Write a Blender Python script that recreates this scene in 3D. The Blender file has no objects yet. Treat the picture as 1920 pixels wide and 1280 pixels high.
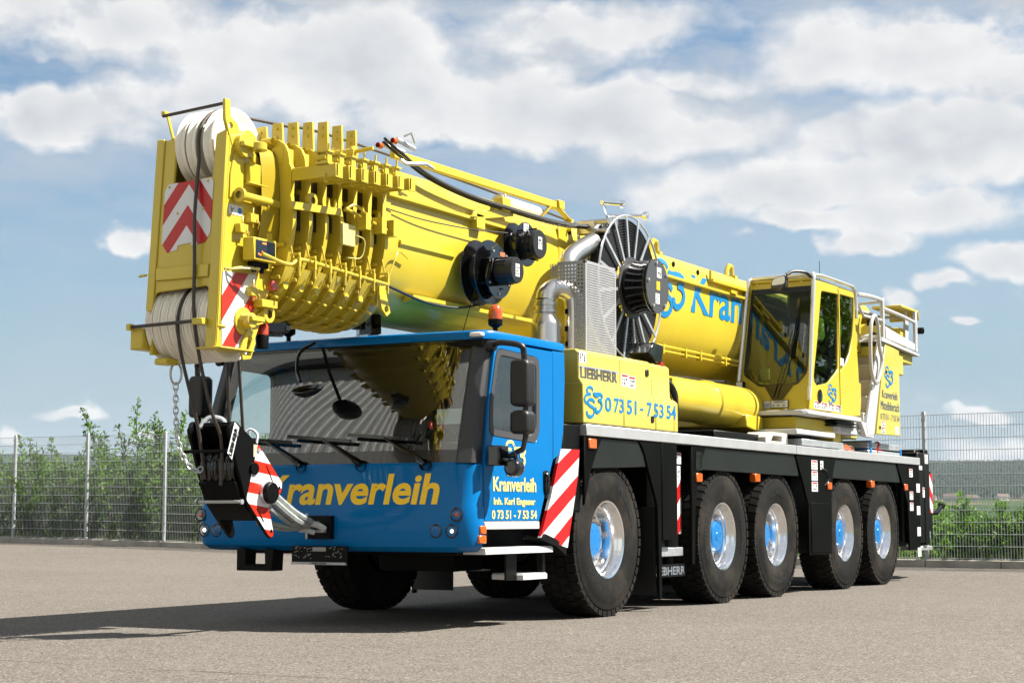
import bpy, bmesh, math, random
from mathutils import Vector, Matrix
from mathutils.geometry import tessellate_polygon
PI = math.pi
S = bpy.context.scene
COL = S.collection

# ------------------------------------------------------------------ camera
cd = bpy.data.cameras.new('camera')
cam = bpy.data.objects.new('camera', cd); COL.objects.link(cam)
YAW, PITCH = -0.5140, 0.1014
cam.location = (8.733, -14.814, 0.963)
cam.rotation_euler = (PI/2 + PITCH, 0, -YAW)
cd.sensor_width = 36; cd.lens = 60.0
cd.clip_start = 0.1; cd.clip_end = 20000
S.camera = cam

# ------------------------------------------------------------------ sun, sky, exposure
SUN_EL = math.radians(49.6)
SUN_AZ = math.radians(60.4)            # from +Y towards +X
S.view_settings.view_transform = 'Standard'
S.view_settings.look = 'None'
S.view_settings.gamma = 1
S.view_settings.exposure = 1.5
sl = bpy.data.lights.new('sun', 'SUN'); sl.energy = 5.0; sl.angle = math.radians(0.5); sl.color = (1, 0.95, 0.87)
sun = bpy.data.objects.new('sun', sl); COL.objects.link(sun)
sd = Vector((math.sin(SUN_AZ)*math.cos(SUN_EL), math.cos(SUN_AZ)*math.cos(SUN_EL), math.sin(SUN_EL)))
sun.rotation_euler = sd.to_track_quat('Z', 'Y').to_euler()
sun.location = (30, 20, 40)

class NT:
    """small node-tree writer"""
    def __init__(s, nt): s.nt = nt
    def n(s, t, **kw):
        o = s.nt.nodes.new(t)
        for k, v in kw.items():
            if k == 'inp':
                for i, w in v.items():
                    if hasattr(w, 'is_output') or isinstance(w, bpy.types.NodeSocket): s.nt.links.new(w, o.inputs[i])
                    else: o.inputs[i].default_value = w
            else: setattr(o, k, v)
        return o
    def m(s, op, a, b=0.0, c=0.0, clamp=False):
        o = s.n('ShaderNodeMath', operation=op, use_clamp=clamp, inp={0: a, 1: b, 2: c}); return o.outputs[0]
    def vm(s, op, a, b=(0, 0, 0), c=(0, 0, 0)):
        o = s.n('ShaderNodeVectorMath', operation=op, inp={0: a, 1: b})
        if op == 'MULTIPLY_ADD':
            if isinstance(c, bpy.types.NodeSocket): s.nt.links.new(c, o.inputs[2])
            else: o.inputs[2].default_value = c
        return o.outputs['Value'] if op in ('DOT_PRODUCT', 'LENGTH') else o.outputs[0]
    def noise(s, vec, scale, detail=4, rough=0.5, dim='3D'):
        o = s.n('ShaderNodeTexNoise', noise_dimensions=dim, inp={'Vector': vec, 'Scale': scale, 'Detail': detail, 'Roughness': rough}); return o.outputs[0]
    def rng(s, v, a, b, c=0.0, d=1.0, smooth=True):
        o = s.n('ShaderNodeMapRange', interpolation_type='SMOOTHSTEP' if smooth else 'LINEAR', inp={0: v, 1: a, 2: b, 3: c, 4: d}); return o.outputs[0]
    def mix(s, f, a, b, blend='MIX'):
        o = s.n('ShaderNodeMix', data_type='RGBA', blend_type=blend)
        for i, w in ((0, f), (6, a), (7, b)):
            if isinstance(w, bpy.types.NodeSocket): s.nt.links.new(w, o.inputs[i])
            else: o.inputs[i].default_value = w if not isinstance(w, tuple) else (w + (1,))[:4]
        return o.outputs[2]
    def link(s, a, b): s.nt.links.new(a, b)

W = bpy.data.worlds.new('World'); S.world = W; W.use_nodes = True
nt = W.node_tree; nt.nodes.clear(); N = NT(nt)
CLK = 3.1
sky = N.n('ShaderNodeTexSky', sky_type='NISHITA', sun_disc=False, sun_elevation=SUN_EL, sun_rotation=SUN_AZ, altitude=300, air_density=1.0, dust_density=1.2, ozone_density=1.6)
tc = N.n('ShaderNodeTexCoord')
sp = N.n('ShaderNodeSeparateXYZ', inp={0: tc.outputs['Generated']})
az = N.m('MULTIPLY', N.m('ARCTAN2', sp.outputs[0], sp.outputs[1]), 180/PI)
el = N.m('MULTIPLY', N.m('ARCSINE', sp.outputs[2]), 180/PI)
P0 = N.n('ShaderNodeCombineXYZ', inp={0: az, 1: el, 2: 0.0}).outputs[0]
warp = N.n('ShaderNodeTexNoise', inp={'Vector': P0, 'Scale': 0.42, 'Detail': 3.0, 'Roughness': 0.55}).outputs[1]
P1 = N.vm('MULTIPLY_ADD', N.vm('SUBTRACT', warp, (0.5, 0.5, 0.5)), (2.6, 1.5, 0), P0)
# cumulus banks, in degrees of azimuth and elevation: (az, el, half width, half height, weight)
BLOBS = [(-35.83, 15.13, 5.95, 1.98, 1.0), (-32.0, 13.8, 5.95, 1.62, 0.9), (-28.53, 13.2, 5.95, 1.35, 0.9), (-23.45, 12.78, 4.14, 0.76, 0.7), (-44.42, 12.77, 2.7, 1.08, 1.05), (-42.77, 12.22, 1.26, 0.47, 0.7), (-43.47, 15.97, 4.68, 1.26, 0.6), (-39.92, 13.59, 2.88, 0.72, 0.5), (-27.06, 16.07, 4.68, 1.08, 0.55), (-19.02, 11.07, 5.95, 1.05, 1.1), (-21.86, 10.72, 3.6, 0.86, 0.9), (-14.5, 12.08, 4.32, 1.53, 1.2), (-18.65, 12.28, 2.16, 0.72, 0.8), (-19.75, 9.87, 1.8, 0.43, 0.8), (-15.92, 9.91, 3.42, 0.86, 0.9), (-17.32, 9.0, 1.8, 0.54, 0.8), (-23.26, 14.29, 1.98, 0.32, 0.45), (-15.79, 15.14, 5.41, 1.35, 0.75), (-13.09, 13.95, 2.88, 1.08, 0.6), (-13.42, 8.34, 1.71, 0.65, 1.0), (-15.38, 7.63, 0.99, 0.36, 0.8), (-42.1, 9.16, 1.53, 0.61, 0.62), (-16.5, 7.02, 0.86, 0.43, 0.8), (-14.48, 6.3, 0.47, 0.18, 0.6), (-14.23, 3.26, 0.79, 0.27, 0.8), (-13.76, 2.06, 1.62, 0.4, 0.4), (-45.91, 2.62, 0.43, 0.32, 0.8), (-44.0, 3.29, 0.81, 0.22, 0.5), (-21.71, 9.3, 0.72, 0.18, 0.4), (-41.27, 2.71, 0.72, 0.22, 0.4), (-21.16, 10.35, 1.62, 0.54, 0.7)]
fld = None; vgr = None
for (a, e, ra, re, w) in BLOBS:
    v = N.vm('MULTIPLY_ADD', P1, (1/ra, 1/re, 0), (-a/ra, -e/re, 0))
    d = N.vm('DOT_PRODUCT', v, v)
    f = N.m('MULTIPLY_ADD', d, -w, w)
    fld = f if fld is None else N.m('SMOOTH_MAX', fld, f, 0.25)
fine_v = N.vm('MULTIPLY', P0, (0.85, 1.15, 0))
fbm = N.noise(fine_v, 0.40, 6, 0.56)
fbm2 = N.noise(N.vm('ADD', fine_v, (0.45, 0.75, 0)), 0.40, 4, 0.52)
# loose cloud in the rest of the sky
Pd = N.vm('MULTIPLY', tc.outputs['Generated'], (1, 1, 2.2))
far = N.m('SUBTRACT', N.noise(Pd, 2.3, 3, 0.5), 0.56)
away = N.rng(N.m('ABSOLUTE', N.m('ADD', az, 29.5)), 19.0, 27.0)
high = N.rng(el, 17.5, 23.0)
out = N.m('MAXIMUM', away, high)
fld2 = N.m('ADD', N.m('MULTIPLY', N.m('MAXIMUM', fld, -0.6), N.m('SUBTRACT', 1.0, out)), N.m('MULTIPLY', N.m('MULTIPLY', far, 5.0), out))
dens = N.m('ADD', fld2, N.m('MULTIPLY', N.m('SUBTRACT', fbm, 0.5), 2.5))
alpha = N.m('POWER', N.rng(dens, N.rng(N.noise(P0, 0.13, 2), 0.35, 0.65, 0.02, -0.42), 0.46, smooth=False), 1.4)
# thin sunlit rims and tops bright, thick cores and undersides greyer
relief = N.m('MULTIPLY', N.m('SUBTRACT', fbm, fbm2), 2.0)
core = N.rng(dens, 0.25, 1.3, 0.0, 0.55)
lit = N.m('SUBTRACT', N.m('ADD', 0.80, relief), core, clamp=True)
ccol = N.mix(lit, (0.69, 0.72, 0.775), (1.03, 1.03, 1.03))
ccol = N.mix(1.0, ccol, (CLK, CLK, CLK), "MULTIPLY")
# high thin veil, streaked
veilp = N.vm('MULTIPLY_ADD', P1, (0.075, 0.30, 0), (0.02, 0.0, 0))
veil = N.m('MULTIPLY', N.rng(N.noise(veilp, 1.0, 6, 0.60), 0.33, 0.58), N.rng(el, 8.0, 15.0, 0.22, 1.0))
skyc = N.mix(1.0, sky.outputs[0], (0.37, 0.435, 0.45), 'MULTIPLY')
skyc = N.mix(N.rng(el, 13.0, -1.0, 0.0, 0.92), skyc, (0.315*CLK, 0.465*CLK, 0.60*CLK))
skyv = N.mix(veil, skyc, (0.66*CLK, 0.71*CLK, 0.77*CLK))
fin = N.mix(alpha, skyv, ccol)
bg = N.n('ShaderNodeBackground', inp={'Color': fin, 'Strength': 0.1})
wo = N.n('ShaderNodeOutputWorld', inp={0: bg.outputs[0]})
# the Nishita radiance is scaled to the same units as the cloud colours inside the mix

# ------------------------------------------------------------------ materials
MATS = {}
ALB = 0.61
def mat(name, col, rough=0.5, metal=0.0, coat=0.0, bump=0.0, bscale=40.0, var=0.0, vscale=3.0, spec=0.5, emit=None, estr=0.0, rvar=0.0):
    if name in MATS: return MATS[name]
    if metal < .5: col = tuple(c*ALB for c in col)
    m = bpy.data.materials.new(name); m.use_nodes = True
    nt = m.node_tree; b = nt.nodes['Principled BSDF']; N = NT(nt)
    b.inputs['Base Color'].default_value = (*col, 1); b.inputs['Roughness'].default_value = rough
    b.inputs['Metallic'].default_value = metal; b.inputs['Specular IOR Level'].default_value = spec
    b.inputs['Coat Weight'].default_value = coat; b.inputs['Coat Roughness'].default_value = 0.04
    tc = N.n('ShaderNodeTexCoord').outputs['Object']
    if var:
        f = N.rng(N.noise(tc, vscale, 6, 0.6), 0.3, 0.7)
        c = N.mix(f, tuple(x*(1-var) for x in col), tuple(min(1, x*(1+var)) for x in col)); N.link(c, b.inputs['Base Color'])
    if rvar:
        N.link(N.rng(N.noise(tc, vscale*2.3, 5, 0.6), 0.3, 0.7, rough*(1-rvar), rough*(1+rvar)), b.inputs['Roughness'])
    if bump:
        o = N.n('ShaderNodeBump', inp={'Strength': bump, 'Distance': 0.01, 'Height': N.noise(tc, bscale, 3, 0.6)}); N.link(o.outputs[0], b.inputs['Normal'])
    if emit: b.inputs['Emission Color'].default_value = (*emit, 1); b.inputs['Emission Strength'].default_value = estr
    MATS[name] = m; return m

YEL = mat('yellow_paint', (0.80, 0.615, 0.045), 0.36, coat=0.18, var=0.05, vscale=1.3, rvar=0.2)
YEL2 = mat('yellow_paint_satin', (0.76, 0.63, 0.10), 0.40, coat=0.3, var=0.05, vscale=3)
BLU = mat('blue_paint', (0.0003, 0.195, 0.545), 0.24, coat=0.14, spec=0.10, var=0.03, vscale=1.2)
BLU2 = mat('blue_hub_paint', (0.004, 0.22, 0.60), 0.35, coat=0.3)
CYA = mat('blue_lettering', (0.005, 0.26, 0.60), 0.4)
YLT = mat('yellow_lettering', (1.45, 0.92, 0.02), 0.4)
YLP = mat('pale_yellow_lettering', (0.92, 0.82, 0.28), 0.4)
NAV = mat('navy_lettering', (0.02, 0.09, 0.22), 0.4)
BLK = mat('black_paint', (0.0045, 0.005, 0.005), 0.42, coat=0.0, spec=0.12, bump=0.05, bscale=60)
BLG = mat('black_gloss', (0.004, 0.004, 0.0045), 0.16, coat=0.5)
PAN = mat('black_panel', (0.0055, 0.0062, 0.0055), 0.5, spec=0.03, var=0.25, vscale=1.5)
MUD = mat('grey_mudguard', (0.014, 0.016, 0.0155), 0.38, spec=0.25, var=0.15, vscale=2.5, bump=0.03, bscale=8)
PLA = mat('black_plastic', (0.0085, 0.0085, 0.009), 0.5, bump=0.06, bscale=220)
RUB = mat('rubber_hose', (0.006, 0.006, 0.006), 0.5)
ROP = mat('steel_rope', (0.085, 0.072, 0.06), 0.55, metal=0.3, bump=0.5, bscale=90)
ALU = mat('brushed_aluminium', (0.62, 0.63, 0.64), 0.42, metal=0.35, var=0.06, vscale=4)
CHR = mat('polished_rim', (0.86, 0.86, 0.87), 0.17, metal=1.0, bump=0.02, bscale=20)
STE = mat('stainless_steel', (0.62, 0.59, 0.55), 0.28, metal=1.0, var=0.05, vscale=2.5)
GAL = mat('galvanised_steel', (0.52, 0.54, 0.56), 0.42, metal=0.75, var=0.12, vscale=9)
SLV = mat('silver_sheet', (0.60, 0.60, 0.61), 0.48, metal=0.4)
CRM = mat('cream_plastic', (1.25, 1.18, 1.02), 0.38, var=0.05, vscale=6)
WHT = mat('white_paint', (0.98, 0.98, 0.97), 0.4)
GRP = mat('light_grey_paint', (0.70, 0.70, 0.69), 0.42, var=0.04)
BEI = mat('grey_beige_steel', (0.78, 0.73, 0.62), 0.5, var=0.06)
RED = mat('red_film', (0.55, 0.012, 0.012), 0.4)
ORG = mat('orange_lens', (0.80, 0.14, 0.008), 0.2, coat=0.6)
ORB = mat('orange_beacon', (0.85, 0.11, 0.01), 0.15, coat=0.8)
DKG = mat('dark_grey', (0.07, 0.07, 0.072), 0.5)
LOGOG = mat('grey_lettering', (0.10, 0.10, 0.105), 0.45)
SCR = mat('dark_screen', (0.02, 0.025, 0.035), 0.15)
LED = mat('lit_led', (0.7, 0.1, 0.02), 0.4, emit=(1, 0.16, 0.03), estr=1.6)
SEAT = mat('seat_cloth', (0.012, 0.013, 0.015), 0.9)
VEST = mat('highvis_cloth', (0.62, 0.75, 0.05), 0.8)
LAMPM = mat('lamp_chrome', (1.2, 1.2, 1.2), 0.25, metal=0.25, bump=0.4, bscale=60)
LIT = mat('lit_headlight', (0.9, 0.8, 0.7), 0.2, emit=(1, 0.75, 0.5), estr=0.9)
GRY = mat('mid_grey_sheet', (0.20, 0.23, 0.26), 0.35)

def mk_tyre():
    m = mat('tyre_rubber', (0.022, 0.022, 0.021), 0.8, spec=0.1, bump=0.15, bscale=120)
    nt = m.node_tree; N = NT(nt); b = nt.nodes['Principled BSDF']
    tc = N.n('ShaderNodeTexCoord').outputs['Object']
    f = N.rng(N.noise(tc, 2.2, 6, 0.65), 0.42, 0.72)
    c = N.mix(f, (0.0085, 0.0085, 0.008), (0.028, 0.024, 0.0195)); N.link(c, b.inputs['Base Color'])
    return m
TYR = mk_tyre(); TYL = mat('tyre_letters', (0.006, 0.006, 0.006), 0.5)

def glass(name, tint, ior=1.55, rough=0.0, refl=1.0):
    m = bpy.data.materials.new(name); m.use_nodes = True; nt = m.node_tree; nt.nodes.clear(); N = NT(nt)
    t = N.n('ShaderNodeBsdfTransparent', inp={0: (*tint, 1)})
    g = N.n('ShaderNodeBsdfGlossy', inp={0: (refl, refl, refl, 1), 'Roughness': rough})
    ge = N.n('ShaderNodeNewGeometry'); f0 = ((ior - 1)/(ior + 1))**2
    cs = N.m('ABSOLUTE', N.vm('DOT_PRODUCT', ge.outputs['Incoming'], ge.outputs['Normal']))
    fr = N.m('MULTIPLY_ADD', N.m('POWER', N.m('SUBTRACT', 1.0, cs, clamp=True), 5.0), 1 - f0, f0)
    mx = N.n('ShaderNodeMixShader', inp={0: fr, 1: t.outputs[0], 2: g.outputs[0]})
    N.n('ShaderNodeOutputMaterial', inp={0: mx.outputs[0]}); MATS[name] = m; return m
GLA = glass('windscreen_glass', (0.66, 0.78, 0.76), 2.15)
GLB = glass('side_glass', (0.94, 0.98, 0.98), 1.75)
GLO = glass('operator_cab_glass', (0.55, 0.64, 0.62), 1.65)
MIR = mat('mirror_glass', (0.5, 0.5, 0.5), 0.02, metal=1.0)

def stripes(name, k, period, phase, ca=(0.66, 0.006, 0.007), cb=(0.95, 0.95, 0.96), absx=None):
    """hazard film: k . position (one axis may be folded about absx) in bands"""
    m = mat(name, cb, 0.35); ca, cb = tuple(c*ALB for c in ca), tuple(c*ALB for c in cb); nt = m.node_tree; N = NT(nt); b = nt.nodes['Principled BSDF']
    sp = N.n('ShaderNodeSeparateXYZ', inp={0: N.n('ShaderNodeTexCoord').outputs['Object']})
    x = sp.outputs[0]
    if absx is not None: x = N.m('ABSOLUTE', N.m('SUBTRACT', x, absx))
    v = N.m('ADD', N.m('ADD', N.m('MULTIPLY', x, k[0]), N.m('MULTIPLY', sp.outputs[1], k[1])), N.m('MULTIPLY', sp.outputs[2], k[2]))
    fr = N.m('FRACT', N.m('DIVIDE', N.m('ADD', v, -phase), period))
    c = N.mix(N.m('GREATER_THAN', fr, 0.5), cb, ca); N.link(c, b.inputs['Base Color']); return m

# ------------------------------------------------------------------ mesh helpers
class MB:
    def __init__(s): s.v = []; s.f = []; s.mi = []; s.cur = 0
    def add(s, vs, fs):
        o = len(s.v); s.v += [tuple(p) for p in vs]
        for f in fs: s.f.append(tuple(i + o for i in f)); s.mi.append(s.cur)
        return s
    def box(s, x0, x1, y0, y1, z0, z1):
        v = [(x, y, z) for x in (x0, x1) for y in (y0, y1) for z in (z0, z1)]
        return s.add(v, [(0, 1, 3, 2), (4, 6, 7, 5), (0, 4, 5, 1), (2, 3, 7, 6), (0, 2, 6, 4), (1, 5, 7, 3)])
    def obox(s, c, u, v, w, a, b, d):
        """oriented box: centre, unit axes, half sizes"""
        c, u, v, w = Vector(c), Vector(u).normalized()*a, Vector(v).normalized()*b, Vector(w).normalized()*d
        vs = [c + i*u + j*v + k*w for i in (-1, 1) for j in (-1, 1) for k in (-1, 1)]
        return s.add(vs, [(0, 1, 3, 2), (4, 6, 7, 5), (0, 4, 5, 1), (2, 3, 7, 6), (0, 2, 6, 4), (1, 5, 7, 3)])
    def bar(s, p, q, w, h, up=(0, 0, 1)):
        p, q = Vector(p), Vector(q); d = q - p; L = d.length; d.normalize()
        side = d.cross(Vector(up))
        if side.length < 1e-4: side = d.cross(Vector((1, 0, 0)))
        side.normalize(); u2 = side.cross(d)
        return s.obox((p + q)/2, d, side, u2, L/2, w/2, h/2)
    def prism(s, poly, ax, a0, a1, holes=()):
        """poly in the plane across axis ax ('X': (y,z), 'Y': (x,z), 'Z': (x,y)), solid from a0 to a1"""
        def P(p, a):
            return (a, p[0], p[1]) if ax == 'X' else (p[0], a, p[1]) if ax == 'Y' else (p[0], p[1], a)
        loops = [list(poly)] + [list(h) for h in holes]
        flat = [p for l in loops for p in l]; n = len(flat)
        vs = [P(p, a0) for p in flat] + [P(p, a1) for p in flat]
        if holes: tri = tessellate_polygon([[Vector((p[0], p[1], 0)) for p in l] for l in loops]); caps = [tuple(t) for t in tri]
        else: caps = [tuple(range(n))]
        fs = [c for c in caps] + [tuple(i + n for i in reversed(c)) for c in caps]
        o = 0
        for l in loops:
            m = len(l)
            for i in range(m): a, b = o + i, o + (i + 1) % m; fs.append((a, b, b + n, a + n))
            o += m
        return s.add(vs, fs)
    def tube(s, pts, r, n=8, caps=True, closed=False):
        pts = [Vector(p) for p in pts]; m = len(pts)
        rs = r if isinstance(r, (list, tuple)) else [r]*m
        T = []
        for i in range(m):
            if closed: t = pts[(i + 1) % m] - pts[i - 1]
            else: t = pts[min(i + 1, m - 1)] - pts[max(i - 1, 0)]
            T.append(t.normalized())
        u = T[0].cross(Vector((0, 0, 1)))
        if u.length < 1e-3: u = T[0].cross(Vector((1, 0, 0)))
        u.normalize(); vs = []
        for i in range(m):
            u = (u - T[i]*u.dot(T[i])); u.normalize(); w = T[i].cross(u)
            for k in range(n):
                a = 2*PI*k/n; vs.append(pts[i] + (u*math.cos(a) + w*math.sin(a))*rs[i])
        fs = []
        for i in range(m if closed else m - 1):
            j = (i + 1) % m
            for k in range(n): fs.append((i*n + k, i*n + (k + 1) % n, j*n + (k + 1) % n, j*n + k))
        if caps and not closed: fs += [tuple(reversed(range(n))), tuple(range((m-1)*n, m*n))]
        return s.add(vs, fs)
    def cyl(s, p, q, r, n=20): return s.tube([p, q], r, n)
    def lathe(s, prof, ax, c, n=32, a0=0.0, a1=2*PI):
        """profile [(along, radius)] turned about axis ax through c"""
        vs = []; full = abs(a1 - a0 - 2*PI) < 1e-6; m = n if full else n + 1
        for k in range(m):
            a = a0 + (a1 - a0)*k/n; ca, sa = math.cos(a), math.sin(a)
            for (t, r) in prof:
                vs.append((c[0] + t, c[1] + r*ca, c[2] + r*sa) if ax == 'X' else (c[0] + r*sa, c[1] + t, c[2] + r*ca) if ax == 'Y' else (c[0] + r*ca, c[1] + r*sa, c[2] + t))
        L = len(prof); fs = []
        for k in range(n):
            j = (k + 1) % m
            for i in range(L - 1): fs.append((k*L + i, k*L + i + 1, j*L + i + 1, j*L + i))
        return s.add(vs, fs)
    def disc(s, ax, c, r, n=24): return s.lathe([(0, 0.0001), (0, r)], ax, c, n)
    def build(s, name, m, parent=None, bevel=0.0, smooth=35, seg=1):
        me = bpy.data.meshes.new(name); me.from_pydata(s.v, [], s.f)
        ms = m if isinstance(m, (list, tuple)) else [m]
        for x in ms: me.materials.append(x)
        if len(ms) > 1: me.polygons.foreach_set('material_index', s.mi)
        bm = bmesh.new(); bm.from_mesh(me)
        bmesh.ops.recalc_face_normals(bm, faces=bm.faces); bm.to_mesh(me); bm.free()
        if smooth:
            me.polygons.foreach_set('use_smooth', [True]*len(me.polygons))
            me.set_sharp_from_angle(angle=math.radians(smooth))
        me.update()
        o = bpy.data.objects.new(name, me); COL.objects.link(o)
        if parent: o.parent = parent
        if bevel:
            b = o.modifiers.new('bevel', 'BEVEL'); b.width = bevel; b.segments = seg; b.limit_method = 'ANGLE'; b.angle_limit = math.radians(40)
            b.harden_normals = False
        return o
import numpy as np
def split_pieces(o):
    """pieces of one mesh that stand well apart become parts of their own, under the same name"""
    me = o.data; nv = len(me.vertices)
    if nv == 0 or nv > 60000: return
    par = list(range(nv))
    def find(i):
        while par[i] != i: par[i] = par[par[i]]; i = par[i]
        return i
    for e in me.edges:
        a, b = find(e.vertices[0]), find(e.vertices[1])
        if a != b: par[max(a, b)] = min(a, b)
    root = np.array([find(i) for i in range(nv)]); roots, isl = np.unique(root, return_inverse=True); k = len(roots)
    if k < 2 or k > 400: return
    pts = np.array([v.co for v in me.vertices]); lo = np.full((k, 3), np.inf); hi = np.full((k, 3), -np.inf)
    np.minimum.at(lo, isl, pts); np.maximum.at(hi, isl, pts); size = (hi - lo).max(axis=1)
    gap = np.maximum(0, np.maximum(lo[:, None] - hi[None], lo[None] - hi[:, None])); near = np.sqrt((gap**2).sum(2)) <= np.maximum(0.02, .5*np.maximum(size[:, None], size[None]))
    grp = list(range(k))
    def fg(i):
        while grp[i] != i: grp[i] = grp[grp[i]]; i = grp[i]
        return i
    for a, b in zip(*np.nonzero(np.triu(near, 1))):
        x, y = fg(int(a)), fg(int(b))
        if x != y: grp[max(x, y)] = min(x, y)
    g = np.array([fg(i) for i in range(k)]); ids = np.unique(g)
    if len(ids) < 2: return
    pv = g[isl]
    for n_, gi in enumerate(ids):
        bm = bmesh.new(); bm.from_mesh(me); bm.verts.ensure_lookup_table()
        bmesh.ops.delete(bm, geom=[v for v in bm.verts if pv[v.index] != gi], context='VERTS')
        if n_ == 0: first = bm; continue
        m2 = me.copy(); bm.to_mesh(m2); bm.free(); c = o.copy(); c.data = m2; COL.objects.link(c); c.parent = o.parent
    first.to_mesh(me); first.free()
def arc(cx, cy, r, a0, a1, n=6):
    return [(cx + r*math.cos(math.radians(a0 + (a1-a0)*i/n)), cy + r*math.sin(math.radians(a0 + (a1-a0)*i/n))) for i in range(n + 1)]
def rrect(x0, x1, y0, y1, r, n=5):
    return arc(x1-r, y0+r, r, -90, 0, n) + arc(x1-r, y1-r, r, 0, 90, n) + arc(x0+r, y1-r, r, 90, 180, n) + arc(x0+r, y0+r, r, 180, 270, n)
def circ(cx, cy, r, n=14): return [(cx + r*math.cos(2*PI*i/n), cy + r*math.sin(2*PI*i/n)) for i in range(n)]
def rpoly(pts, r, n=4):
    """polygon with rounded corners"""
    out = []; m = len(pts)
    for i in range(m):
        p, a, b = Vector(pts[i]), Vector(pts[i-1]), Vector(pts[(i+1) % m])
        da, db = (a-p), (b-p); rr = min(r, da.length*0.45, db.length*0.45)
        s_, e = p + da.normalized()*rr, p + db.normalized()*rr
        for k in range(n + 1):
            t = k/n; q = s_*(1-t)**2 + p*2*t*(1-t) + e*t*t; out.append((q.x, q.y))
    return out
def smooth_path(pts, n=8):
    """Catmull-Rom through the points"""
    P = [Vector(p) for p in pts]; P = [P[0]*2 - P[1]] + P + [P[-1]*2 - P[-2]]; out = []
    for i in range(1, len(P) - 2):
        for k in range(n):
            t = k/n; a, b, c, d = P[i-1:i+3]
            out.append(0.5*((2*b) + (c-a)*t + (2*a-5*b+4*c-d)*t*t + (3*b-a-3*c+d)*t**3))
    out.append(P[-2]); return out
def empty(name, loc=(0, 0, 0)):
    o = bpy.data.objects.new(name, None); COL.objects.link(o); o.location = loc; o.empty_display_size = 0.3; return o
def tag(o, label, cat, group=None):
    o['label'] = label; o['category'] = cat
    if group: o['group'] = group
    return o
def struct(o, kind='structure'): o['kind'] = kind; return o

_font_cache = {}
def text_mb(mb, s, fmap, w, h, bold=0.0, shear=0.0, sub=0, spacing=1.0):
    """letters laid in a w x h rectangle; fmap(u, v, t) gives the 3-D point, t = thickness"""
    key = (s, bold, shear, spacing)
    if key not in _font_cache:
        cu = bpy.data.curves.new('t', 'FONT'); cu.body = s; cu.size = 1; cu.offset = bold; cu.shear = shear; cu.space_character = spacing; cu.resolution_u = 4; cu.fill_mode = 'FRONT'
        ob = bpy.data.objects.new('t', cu); COL.objects.link(ob)
        dg = bpy.context.evaluated_depsgraph_get(); me = bpy.data.meshes.new_from_object(ob.evaluated_get(dg))
        bm = bmesh.new(); bm.from_mesh(me); bmesh.ops.remove_doubles(bm, verts=bm.verts, dist=1e-5)
        if sub: 
            bmesh.ops.triangulate(bm, faces=bm.faces)
        vs = [(v.co.x, v.co.y) for v in bm.verts]; bm.verts.index_update(); fs = [[v.index for v in f.verts] for f in bm.faces]
        bm.free(); bpy.data.objects.remove(ob); bpy.data.curves.remove(cu); bpy.data.meshes.remove(me)
        _font_cache[key] = (vs, fs)
    vs, fs = _font_cache[key]
    xs = [v[0] for v in vs]; ys = [v[1] for v in vs]; x0, x1, y0, y1 = min(xs), max(xs), min(ys), max(ys)
    mb.add([fmap((x-x0)/(x1-x0)*w, (y-y0)/(y1-y0)*h, 0) for x, y in vs], fs)
def flatmap(o, u, v, nrm=0.004):
    o, u, v = Vector(o), Vector(u).normalized(), Vector(v).normalized(); n = u.cross(v).normalized()*nrm
    return lambda a, b, t: tuple(o + u*a + v*b + n)
def lettering(name, s, m, parent, o, u, v, w, h, bold=0.0, shear=0.0, nrm=0.004, fm=None):
    mb = MB(); text_mb(mb, s, fm or flatmap(o, u, v, nrm), w, h, bold, shear); return mb.build(name, m, parent, smooth=0)
def ribbon(mb, pts, wid, fmap, lift=0.0):
    """flat brush stroke along 2-D points"""
    P = [Vector((p[0], p[1])) for p in pts]; n = len(P); L = []; R = []
    ws = wid if isinstance(wid, (list, tuple)) else [wid]*n
    for i in range(n):
        t = (P[min(i+1, n-1)] - P[max(i-1, 0)]).normalized(); q = Vector((-t.y, t.x))*ws[i]/2
        L.append(P[i]+q); R.append(P[i]-q)
    mb.add([fmap(p.x, p.y, lift) for p in L] + [fmap(p.x, p.y, lift) for p in R], [(i, i+1, n+i+1, n+i) for i in range(n-1)])
def sp2(pts, n=7): return [(p.x, p.y) for p in smooth_path([(x, y, 0) for x, y in pts], n)]
def logo(name, m, parent, o, u, v, h, fmk=None):
    """the three entwined brush letters, unit box 0.82 x 1.4 scaled to height h"""
    k = h/1.4; mb = MB()
    for i, (pts, w) in enumerate([
        ([(.42, 1.22), (.36, 1.36), (.20, 1.36), (.12, 1.22), (.20, 1.08), (.32, 1.06)], .085),
        ([(.28, 1.075), (.10, 1.02), (.02, .86), (.05, .70), (.18, .62)], .085),
        ([(.50, .70), (.40, .82), (.24, .82), (.17, .68), (.28, .54), (.44, .46), (.47, .26), (.36, .08), (.20, .07), (.12, .20), (.13, .30)], .095),
        ([(.43, 1.17), (.48, 1.08), (.62, 1.12), (.80, 1.12)], [.03]*0 or .10),
        ([(.47, 1.10), (.56, 1.04), (.70, 1.08)], .13),
        ([(.80, 1.14), (.86, 1.02), (.80, .90), (.66, .84)], .085),
        ([(.66, .85), (.80, .78), (.84, .60), (.76, .40), (.62, .30), (.53, .40), (.55, .52)], .10)]):
        p = sp2(pts)
        f0 = fmk(0.0035 + 0.0006*i) if fmk else flatmap(o, u, v, 0.0035 + 0.0006*i)
        ribbon(mb, [(x*k*2.05, y*k) for x, y in p], (w*k*1.55), f0)
    return mb.build(name, m, parent, smooth=0)
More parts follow.
